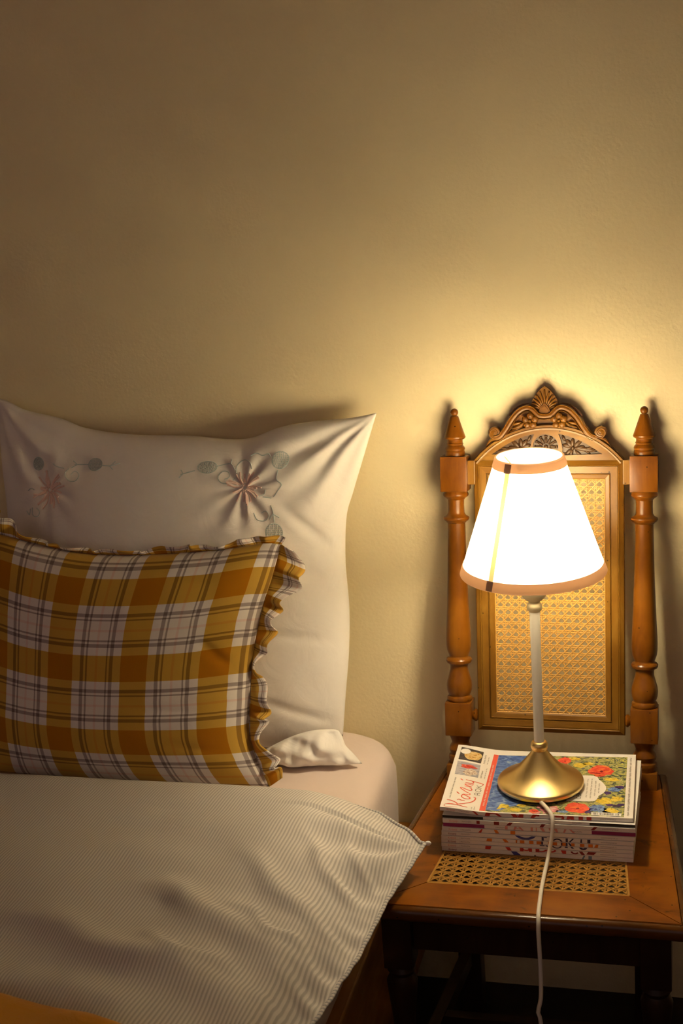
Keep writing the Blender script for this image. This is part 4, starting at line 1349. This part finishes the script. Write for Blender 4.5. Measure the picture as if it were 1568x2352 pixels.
for i in range(10):
    top_i = 9 - i
    th = THK[i] - 0.0007
    root = empty('magazine', (XS[i], YS[i] - 0.125, z), (0, 0, YAWS[i]))
    tag(root, NAMES[top_i], 'magazine', 'stack of magazines on the chair')
    curl = (lambda x, y: 0.0080 * smooth01((-x - .050) / .090) ** 1.5 * (0.80 + 0.20 * y / MD)) if top_i == 0 else (lambda x, y: 0.0)
    # page block
    nxp = 24
    def slab(x0, x1, y0, y1, z0, z1, inset=0.0):
        V = []; Fc = []
        for k in range(nxp + 1):
            x = x0 + (x1 - x0) * k / nxp
            for (y, zz) in ((y0, z0), (y1, z0), (y1, z1), (y0, z1)):
                V.append((x, y, zz + curl(x, y)))
        for k in range(nxp):
            for q in range(4):
                q2 = (q + 1) % 4
                Fc.append((k * 4 + q, k * 4 + q2, (k + 1) * 4 + q2, (k + 1) * 4 + q))
        Fc += [(3, 2, 1, 0), tuple(nxp * 4 + q for q in range(4))]
        return MB().add(V, Fc)
    slab(-ML / 2 + .0012, ML / 2 - .0012, .0012, MD - .0015, .0005, th - .0005).build('pages', MAT['paper'], root)
    cv = slab(-ML / 2, ML / 2, .0002, MD, th - .0004, th)
    c2 = slab(-ML / 2, ML / 2, .0002, MD, 0.0, .0004); cv.add(c2.v, c2.f)
    c3 = slab(-ML / 2, ML / 2, 0.0, .0008, .0002, th - .0002); cv.add(c3.v, c3.f)
    cover = cv.build('cover', MAT['cover'], root)
    # spine print
    sf = lambda s, t: (-ML / 2 + s / 1000.0, -.00025, .0003 + t * (th - .0006) + curl(-ML / 2 + s / 1000.0, 0))
    for c, quads in FR.get(top_i, []):
        m_ = MB()
        for q in quads:
            q = [(s, max(0.0, min(1.0, t))) for s, t in q]
            if max(t for s, t in q) - min(t for s, t in q) < .02: continue
            flat_print(m_, q, sf)
        if m_.f: m_.build('spine_lettering', INK[c], cover, fix=False)
    def spine_text(txt, s_mm, size, col, tmid=.5):
        me = text_mesh(txt, size)
        for v in me.vertices:
            x = -ML / 2 + s_mm / 1000 + v.co.x
            v.co = (x, -.00032, th * tmid - size * .34 + v.co.y + curl(x, 0))
        return link('spine_text', me, INK[col], cover)
    if top_i in (1, 3):
        spine_text('MAGAZÍN', 78, .0030, 'grey'); spine_text('MAGAZÍN', 190, .0030, 'grey')
    else:
        spine_text('Krásný', 10, .0044, 'pink' if top_i % 2 == 0 else 'dred')
        spine_text('• MAGAZÍN', 27, .0031, 'grey')
        spine_text('www.krasnyrok.cz', 233, .0031, 'grey')
    mags.append((root, th, cover, curl))
    z += THK[i]
STACK_TOP = SEAT + 0.0006 + sum(THK)

# top cover print
root, th, cover, curl = mags[-1]
def cf_(u, v, lift=.0002):
    """cover coordinates in mm: u along the spine, v away from it"""
    x = -ML / 2 + u / 1000; y = v / 1000
    return (x, y, th + lift + curl(x, y))
def cover_patch(name, poly, mat, lift=.0002, grid=12, label=None):
    """four-sided patch, subdivided so that it follows the curled cover"""
    V = []; Fc = []
    (a, b_, c, d) = [np.array(p, float) for p in poly]
    for j in range(grid + 1):
        for i in range(grid + 1):
            s, t = i / grid, j / grid
            p = (1 - t) * ((1 - s) * a + s * b_) + t * ((1 - s) * d + s * c)
            V.append(cf_(p[0], p[1], lift))
    for j in range(grid):
        for i in range(grid):
            k = j * (grid + 1) + i
            Fc.append((k, k + 1, k + grid + 2, k + grid + 1))
    o = MB().add(V, Fc).build(name, mat, cover, fix=False)
    if label: o['label'] = label
    return o
def cover_poly(name, poly, mat, lift=.0003, label=None):
    n = len(poly); c = np.mean(np.array(poly), axis=0)
    V = [cf_(c[0], c[1], lift)] + [cf_(a, b_, lift) for a, b_ in poly]
    o = MB().add(V, [(0, k + 1, (k + 1) % n + 1) for k in range(n)]).build(name, mat, cover, fix=False)
    if label: o['label'] = label
    return o
def cover_stroke(mb, pts, w, n=26, lift=.0003, taper=0.35):
    S = spline(pts, n) if len(pts) > 2 else np.array([np.array(pts[0]) + (np.array(pts[1]) - np.array(pts[0])) * t for t in np.linspace(0, 1, n)])
    V = []
    for i in range(n):
        t = S[min(i + 1, n - 1)] - S[max(i - 1, 0)]; t = t / (np.linalg.norm(t) + 1e-9)
        nn = np.array([-t[1], t[0]]) * w / 2 * (1 - taper + taper * math.sin(math.pi * (0.12 + .76 * i / (n - 1))))
        V += [cf_(*(S[i] + nn), lift), cf_(*(S[i] - nn), lift)]
    mb.add(V, [(2 * i, 2 * i + 1, 2 * i + 3, 2 * i + 2) for i in range(n - 1)])

def painted(name, cols, scale, detail=6, dist=2.0, bump=True):
    m, nt, b = new_mat(name)
    b.inputs['Roughness'].default_value = 0.4
    tc = N(nt, 'ShaderNodeTexCoord')
    mp = N(nt, 'ShaderNodeMapping')
    mp.inputs['Scale'].default_value = (1.0, 1.7, 1.0); mp.inputs['Rotation'].default_value = (0, 0, .5)
    nt.links.new(tc.outputs['Object'], mp.inputs[0])
    n1 = N(nt, 'ShaderNodeTexNoise')
    n1.inputs['Scale'].default_value = scale; n1.inputs['Detail'].default_value = detail; n1.inputs['Distortion'].default_value = dist
    nt.links.new(mp.outputs[0], n1.inputs['Vector'])
    cr = N(nt, 'ShaderNodeValToRGB'); cr.color_ramp.interpolation = 'CONSTANT'
    el = cr.color_ramp.elements
    el[0].position = 0; el[0].color = cols[0][1]; el[1].position = cols[1][0]; el[1].color = cols[1][1]
    for p, c in cols[2:]:
        q = el.new(p); q.color = c
    nt.links.new(n1.outputs['Fac'], cr.inputs[0])
    nt.links.new(cr.outputs[0], b.inputs['Base Color'])
    return m
MEADOW = painted('painted_meadow', [(0, (.055, .035, .085, 1)), (.34, (.05, .06, .10, 1)), (.40, (.13, .17, .07, 1)), (.45, (.30, .34, .10, 1)), (.50, (.58, .52, .24, 1)), (.54, (.22, .26, .12, 1)), (.58, (.62, .56, .10, 1)), (.63, (.10, .13, .16, 1)), (.68, (.16, .27, .42, 1))], 60)
SKYB = painted('painted_blue', [(0, (.03, .07, .24, 1)), (.36, (.06, .13, .40, 1)), (.46, (.11, .20, .52, 1)), (.54, (.18, .30, .58, 1)), (.62, (.34, .46, .62, 1))], 45)
POPPY = painted('painted_poppy', [(0, (.35, .02, .02, 1)), (.36, (.78, .075, .04, 1)), (.50, (.86, .12, .07, 1)), (.60, (.86, .24, .05, 1)), (.70, (.80, .42, .08, 1))], 50)
YEL = painted('painted_yellow', [(0, (.35, .28, .02, 1)), (.40, (.75, .55, .05, 1)), (.55, (.80, .66, .14, 1))], 90)
BLUEF = painted('painted_cornflower', [(0, (.04, .05, .22, 1)), (.42, (.10, .20, .52, 1)), (.52, (.28, .46, .68, 1)), (.60, (.06, .11, .40, 1))], 90)
PINKF = painted('painted_pink', [(0, (.62, .22, .24, 1)), (.48, (.80, .40, .42, 1)), (.58, (.72, .52, .50, 1))], 60)
PURP = painted('painted_violet', [(0, (.06, .03, .14, 1)), (.5, (.10, .05, .20, 1))], 60)
cover_patch('cover_painting', [(66.6, 3), (267.2, 3), (267.2, 200), (66.6, 192)], MEADOW, .00015, 24, 'painted flower meadow')
cover_poly('painted_sky', [(66.6, 8), (84, 5), (104, 22), (122, 30), (128, 60), (118, 110), (128, 150), (116, 192), (66.6, 191.5)], SKYB, .00025)
cover_patch('red_band', [(57.6, 3), (66.4, 3), (66.4, 191.8), (59.0, 192.4)], INK['coral'], .0002, 12, 'coral red strip')
rb = random.Random(4)
def blob(cx, cy, rx, ry, n=18, jag=.22, rot=0.0):
    out = []
    for k in range(n):
        a = 2 * math.pi * k / n; r = 1 + rb.uniform(-jag, jag)
        x, y = rx * r * math.cos(a), ry * r * math.sin(a)
        out.append((cx + x * math.cos(rot) - y * math.sin(rot), cy + x * math.sin(rot) + y * math.cos(rot)))
    return out
for (cx, cy, rx, ry, m_) in ((92, 22, 9, 7, YEL), (110, 12, 10, 5, YEL), (84, 17, 5, 6, YEL), (118, 26, 7, 5, YEL), (139, 7, 10, 5, PINKF), (160, 16, 15, 12, PINKF), (150, 24, 9, 7, PINKF), (247, 20, 11, 10, YEL), (238, 50, 12, 9, YEL), (255, 58, 9, 8, YEL), (228, 26, 13, 10, BLUEF), (238, 14, 9, 5, BLUEF), (251, 88, 11, 7, BLUEF), (258, 96, 7, 5, PURP), (246, 38, 6, 4, PURP), (214, 16, 5, 8, PURP), (241, 76, 5, 5, PURP), (262, 40, 5, 4, PURP), (178, 12, 8, 4, BLUEF), (246, 120, 12, 6, YEL), (196, 165, 10, 8, YEL), (208, 172, 9, 5, YEL), (150, 176, 12, 6, YEL), (186, 188, 10, 5, YEL)):
    cover_poly('painted_bloom', blob(cx, cy, rx, ry), m_, .00032)
for (cx, cy, rx, ry) in ((228, 149, 18.5, 19), (199, 25, 17, 16), (171, 180, 10, 12), (137, 10, 7, 6)):
    cover_poly('painted_poppy', blob(cx, cy, rx, ry, 20, .12), POPPY, .0004, 'red poppy')
    cover_poly('poppy_centre', blob(cx + 1, cy - 2, rx * .16, ry * .16, 9, .3), INK['dred'], .0005)
cover_poly('title_plaque', [(182, 131), (218, 131), (224, 127), (227, 118), (233.4, 108.1), (237.5, 98), (238.9, 90), (237, 79), (233, 71), (228.5, 65.1), (226.5, 54), (222.7, 47.5), (214, 46), (182, 45)], INK['white'], .0006, 'white plaque with text')
def squiggle(name, u0, v0, length, size, mat, lift=.00045, seed=1):
    """a line of print too small to read: word-long wavy strokes running away from the spine"""
    rnd = random.Random(seed); mb = MB(); v = v0
    while v < v0 + length - 2 * size:
        w = min(size * rnd.uniform(1.8, 4.5), v0 + length - v)
        k = max(3, int(w / (size * .38)))
        pts = [(u0 - size * (.5 + (.32 if q % 2 else -.32) * rnd.uniform(.6, 1.2)), v + w * q / k) for q in range(k + 1)]
        cover_stroke(mb, pts, size * .17, n=4 * k, lift=lift, taper=.1)
        v += w + size * .6
    mb.build(name, mat, cover, fix=False)['kind'] = 'stuff'
me = text_mesh('OBR', .0105)
for v in me.vertices:
    v.co = cf_(203 - v.co.y * 1000, 52 + v.co.x * 1000, .0007)
link('plaque_text', me, INK['black'], cover)
for k_, (u0, v0, ln) in enumerate(((212, 58, 62), (218, 56, 66), (224, 64, 50), (229.5, 74, 32))):
    squiggle('plaque_text', u0, v0, ln, 3.2, INK['grey'], .0007, k_ + 40)
# small pictures
cover_patch('food_picture', [(6.6, 158.8), (42.5, 154.5), (42.6, 194.9), (6.4, 202.4)], painted('picture_dark', [(0, (.06, .05, .05, 1)), (.5, (.10, .085, .08, 1))], 60), .0002, 6, 'small picture of a plate of food')
cover_poly('plate_of_food', blob(28, 176, 14, 15, 20, .06), painted('picture_pancake', [(0, (.40, .20, .04, 1)), (.42, (.66, .42, .14, 1)), (.52, (.74, .58, .30, 1)), (.62, (.50, .48, .12, 1))], 90), .0003)
cover_poly('small_bowl', blob(14.5, 188, 8, 9, 18, .03), INK['white'], .0004)
cover_patch('rider_picture', [(7.7, 107.6), (43.8, 105.4), (42.8, 149.1), (6.3, 153.4)], painted('picture_grey', [(0, (.34, .34, .40, 1)), (.5, (.46, .45, .50, 1))], 40), .0002, 6, 'small picture of a festive rider')
cover_poly('rider_figure', blob(26, 137, 13, 6, 16, .3), painted('picture_red', [(0, (.55, .05, .04, 1)), (.5, (.78, .16, .11, 1))], 120), .0003)
cover_poly('horse_figure', blob(31, 120, 12, 10, 16, .3), painted('picture_horse', [(0, (.25, .12, .08, 1)), (.42, (.60, .50, .42, 1)), (.55, (.72, .66, .58, 1))], 120), .00035)
# handwritten title, reading away from the spine
STROKES = [
 ([(7.3, 23.7), (14.7, 21.9), (21.8, 17.4), (24.5, 12.5)], 2.0), ([(8.5, 11.2), (24.5, 11.4), (33.9, 8.9), (39.5, 8.2)], 1.9),
 ([(24.7, 11.0), (13.9, 12.9), (7.0, 9.8), (5.5, 5.0), (9.7, 2.3), (18.5, 3.3), (24.9, 4.8)], 0.8),
 ([(23.6, 13.2), (32.6, 17.6), (43.3, 25.6), (48.0, 34.8), (47.0, 41.5), (44.6, 41.6)], 2.1),
 ([(22.2, 26.4), (24.8, 29.1), (28.1, 27.1), (33.5, 27.0)], 1.8),
 ([(28.0, 45.3), (27.1, 38.9), (31.6, 33.8), (38.6, 33.8), (39.6, 38.6), (33.0, 43.5), (27.6, 46.0), (33.3, 46.8), (38.3, 47.3), (38.6, 51.0)], 1.9),
 ([(18.3, 51.2), (23.1, 45.5)], 1.9),
 ([(38.2, 52.0), (33.1, 54.1), (22.4, 64.4), (24.6, 66.4), (34.9, 61.0), (39.4, 62.0), (38.4, 67.5), (35.4, 69.2)], 1.9),
 ([(27.4, 72.5), (34.0, 72.6), (38.4, 72.0)], 1.9), ([(38.0, 72.5), (29.5, 76.4), (27.6, 79.4), (33.0, 79.8), (38.6, 79.0), (39.2, 82.0)], 1.9),
 ([(27.2, 84.0), (35.0, 83.8), (39.4, 86.6), (37.4, 91.0)], 1.9), ([(26.8, 93.4), (37.8, 91.4), (46.1, 89.4), (53.0, 87.4), (54.4, 84.7), (52.7, 82.4)], 1.9),
 ([(18.6, 94.2), (22.8, 90.0)], 1.9),
]
ti = MB()
for pts, w in STROKES: cover_stroke(ti, pts, w)
o = ti.build('title_lettering', INK['title'], cover, fix=False); o['label'] = 'coral handwritten title'
rk = MB()
for pts, w in (([(45.2, 50.0), (53.4, 49.2)], .9), ([(45.5, 50.0), (45.1, 54.4), (47.3, 56.4), (49.4, 54.2), (49.4, 50.2)], .8), ([(49.2, 53.2), (53.2, 57.4)], .8), ([(49.0, 60.0), (45.0, 63.0), (46.1, 69.0), (50.7, 69.4), (53.0, 66.0), (52.0, 60.8), (49.0, 60.0)], .8), ([(45.4, 73.2), (53.2, 72.4)], .9), ([(49.4, 73.4), (45.1, 80.2)], .7), ([(48.4, 74.8), (53.2, 80.4)], .9)):
    cover_stroke(rk, pts, w, taper=.1)
rk.build('subtitle_lettering', INK['black'], cover, fix=False)
for k_, (u0, v0, ln, size, col) in enumerate(((12.5, 30, 66, 3.4, 'grey'), (47.5, 3.5, 9, 2.8, 'grey'), (51.5, 3.5, 9, 2.8, 'grey'), (49, 154, 36, 3.8, 'grey'), (54, 154, 26, 2.6, 'grey'), (50, 105, 34, 3.8, 'grey'), (55, 104, 36, 2.6, 'grey'), (64.0, 18, 140, 3.6, 'white'), (82, 132, 22, 6.0, 'white'), (90, 128, 26, 6.0, 'white'), (275.0, 7, 192, 4.6, 'grey'))):
    squiggle('cover_text', u0, v0, ln, size, INK[col], .00045, k_ + 3)
cover_patch('barcode_label', [(220.2, 4.4), (263.0, 4.0), (263.4, 13.0), (220.1, 13.5)], INK['white'], .0006, 4, 'white barcode label')
bc = MB(); u = 223.0
while u < 260:
    w = rb.choice((.4, .4, .8, 1.2)); g = rb.choice((.5, .6, 1.0))
    if not (229 < u < 231 or 252 < u < 254):
        bc.add([cf_(u, 5.8, .0007), cf_(u + w, 5.8, .0007), cf_(u + w, 12, .0007), cf_(u, 12, .0007)], [(0, 1, 2, 3)])
    u += w + g
bc.build('barcode', INK['black'], cover, fix=False)

# ================================================================== LAMP
LAMP = Vector((0.0012, -0.2794, STACK_TOP + 0.0011))
lamp = empty('table_lamp', LAMP, (0, math.radians(-0.25), 0))
tag(lamp, 'lit table lamp with white cone shade and brass foot on the magazines', 'lamp')
base = [(.0030, .0600), (.0033, .0634), (.0045, .0645), (.0085, .0648), (.0102, .0643), (.0116, .0628), (.0130, .0600), (.0155, .0553), (.0188, .0492), (.0232, .0422), (.0290, .0352), (.0360, .0285), (.0430, .0224), (.0495, .0174), (.0545, .0138), (.0575, .0117), (.0592, .0106)]
MB().lathe(base, 64).build('lamp_base', MAT['brass'], lamp, smooth=True, angle=50)
MB().lathe([(0.0, .0605), (.0036, .0605)], 48).build('felt_pad', MAT['felt'], lamp)
MB().lathe([(.0585, .0100), (.0600, .0112), (.0627, .0124), (.0660, .0130), (.0692, .0126), (.0720, .0112), (.0738, .0090)], 40).build('collar', MAT['brass'], lamp, smooth=True, angle=50)
MB().lathe([(.0728, .0076), (.18, .0074), (.2825, .0077)], 32).build('stem', MAT['stem'], lamp, smooth=True, angle=50)
MB().lathe([(0.2802, 0.0080), (0.2816, 0.0096), (0.2844, 0.0112), (0.2874, 0.0116), (0.2902, 0.0110), (0.2929, 0.0092), (0.2949, 0.0084), (0.2969, 0.0088), (0.2994, 0.0130), (0.3034, 0.0168), (0.3084, 0.0190), (0.3144, 0.0199), (0.3244, 0.0200), (0.3274, 0.0190)], 40).build('socket_cup', MAT['cup'], lamp, smooth=True, angle=50)
MB().lathe([(.3269, .0140), (.3500, .0140), (.3520, .0120)], 28).build('socket', MAT['stem'], lamp, smooth=True, angle=40)
BR_ = .0240
glow = [(.3920 - BR_ * .80, BR_ * .60)] + [(.3920 - BR_ * math.cos(a), BR_ * math.sin(a)) for a in np.radians((50, 65, 80))] + [(.3980, BR_), (.4290, BR_)] + [(.4360 + BR_ * math.sin(a), BR_ * math.cos(a)) for a in np.radians((10, 30, 50, 70, 87))]
MB().lathe(glow, 24).build('bulb', MAT['bulb'], lamp, smooth=True, angle=60)
MB().lathe([(.3515, .0125), (.3600, .0132), (.3690, .0140), (.3724, .0143)], 24).build('bulb_neck', MAT['stem'], lamp, smooth=True, angle=60)
Z0, Z1, R0, R1 = .3429, .5142, .1050, .0480
def sr(z): return R0 + (R1 - R0) * (z - Z0) / (Z1 - Z0)
def shell(z0, z1, dr, th_, n=72, a0=0.0, a1=2 * math.pi, rows=2, closed=True):
    mb = MB()
    zs = np.linspace(z0, z1, rows)
    prof = [(z, sr(z) + dr) for z in zs]
    V = []; Fc = []
    m_ = n if closed else n + 1
    for z, r in prof:
        for k in range(m_):
            a = a0 + (a1 - a0) * k / n
            V.append((r * math.cos(a), r * math.sin(a), z))
    for i in range(len(prof) - 1):
        for k in range(n):
            k2 = (k + 1) % m_
            Fc.append((i * m_ + k, i * m_ + k2, (i + 1) * m_ + k2, (i + 1) * m_ + k))
    return mb.add(V, Fc)
shade = shell(Z0 + .002, Z1 - .002, 0, 0, rows=6).build('lamp_shade', MAT['shade'], lamp, smooth=True)
def band(z0, z1):
    mb = MB()
    V = []; n = 72
    sec = [(z0, .0006), (z0, .0016), (z1, .0016), (z1, .0006)]
    sec = [(z0 - .0006, -.0012), (z0 - .0010, .0004), (z0, .0014), (z1, .0012), (z1, .0007), (z0 + .0008, .0007), (z0 + .0008, -.0012)] if z0 < .4 else [(z0, .0007), (z0, .0012), (z1, .0014), (z1 + .0010, .0004), (z1 + .0006, -.0012), (z1 - .0008, -.0012), (z1 - .0008, .0007)]
    m_ = len(sec)
    for z, d in sec:
        r = sr(z) + d
        for k in range(n):
            a = 2 * math.pi * k / n
            V.append((r * math.cos(a), r * math.sin(a), z))
    Fc = []
    for i in range(m_):
        i2 = (i + 1) % m_
        for k in range(n):
            k2 = (k + 1) % n
            Fc.append((i * n + k, i * n + k2, i2 * n + k2, i2 * n + k))
    return mb.add(V, Fc)
band(Z0, Z0 + .0135).build('lower_trim', MAT['shade_band'], shade, smooth=True, angle=50)
band(Z1 - .0125, Z1).build('upper_trim', MAT['shade_band'], shade, smooth=True, angle=50)
# direction from lamp to viewer, the seam sits 36 degrees to its left
va = math.atan2(CAM.y - LAMP.y, CAM.x - LAMP.x)
sa_ = va - math.radians(36)
mb = MB(); V = []
for z, hw in ((Z0 + .012, .0040), (Z1 - .011, .0038)):
    r = sr(z) + .0006
    for s in (-1, 1):
        a = sa_ + s * hw / r
        V.append((r * math.cos(a), r * math.sin(a), z))
mb.add(V, [(0, 1, 3, 2)]).build('shade_seam', MAT['shade_seam'], shade)
for z0, z1, nm in ((Z0 + .0003, Z0 + .0140, 'seam_tab'), (Z1 - .0130, Z1 - .0003, 'seam_tab')):
    V = []
    for z in (z0, z1):
        r = sr(z) + .0021
        for s in np.linspace(-1, 1, 5):
            a = sa_ + s * .0055 / r
            V.append((r * math.cos(a), r * math.sin(a), z))
    MB().add(V, [(k, k + 1, k + 6, k + 5) for k in range(4)]).build(nm, MAT['shade_tab'], shade)
# shade carrier ring and spokes
car = MB()
car.tube([(.0150 * math.cos(a), .0150 * math.sin(a), .3522) for a in np.linspace(0, 2 * math.pi, 25)], .0011, n=6)
for k in range(3):
    a = 2 * math.pi * k / 3 + .4
    car.tube([(.015 * math.cos(a), .015 * math.sin(a), .3522), (.034 * math.cos(a), .034 * math.sin(a), .4950), ((sr(.506) - .001) * math.cos(a), (sr(.506) - .001) * math.sin(a), .506)], .0010, n=6)
car.build('shade_carrier', MAT['brass'], lamp)
# mains cord: over the stack, across the seat and down in front
zc = STACK_TOP + .0024
cord = [(.0070, -.3390, zc + .0025), (.0130, -.3500, zc + .0040), (.0215, -.3640, zc + .0030), (.0275, -.3740, zc + .0005), (.0292, -.3812, zc - .006), (.0292, -.3850, zc - .018), (.0280, -.3895, SEAT + .038), (.0235, -.3985, SEAT + .014), (.0212, -.4220, SEAT + .0045), (.0212, -.4673, SEAT + .0034), (.0230, -.5132, SEAT + .0034), (.0240, -.5330, SEAT + .0022), (.0250, -.5445, SEAT - .006), (.0252, -.5480, SEAT - .022), (.0261, -.5480, SEAT - .076), (.0252, -.5480, SEAT - .118), (.0207, -.5480, SEAT - .142), (.0239, -.5480, SEAT - .160), (.025, -.549, SEAT - .24), (.026, -.552, SEAT - .36), (.03, -.60, .006), (.10, -.70, .004), (.30, -.74, .004)]
S = spline(cord, 140)
MB().tube([tuple(Vector(p) - LAMP) for p in S], .0030, n=10).build('cord', MAT['cord'], lamp, smooth=True)
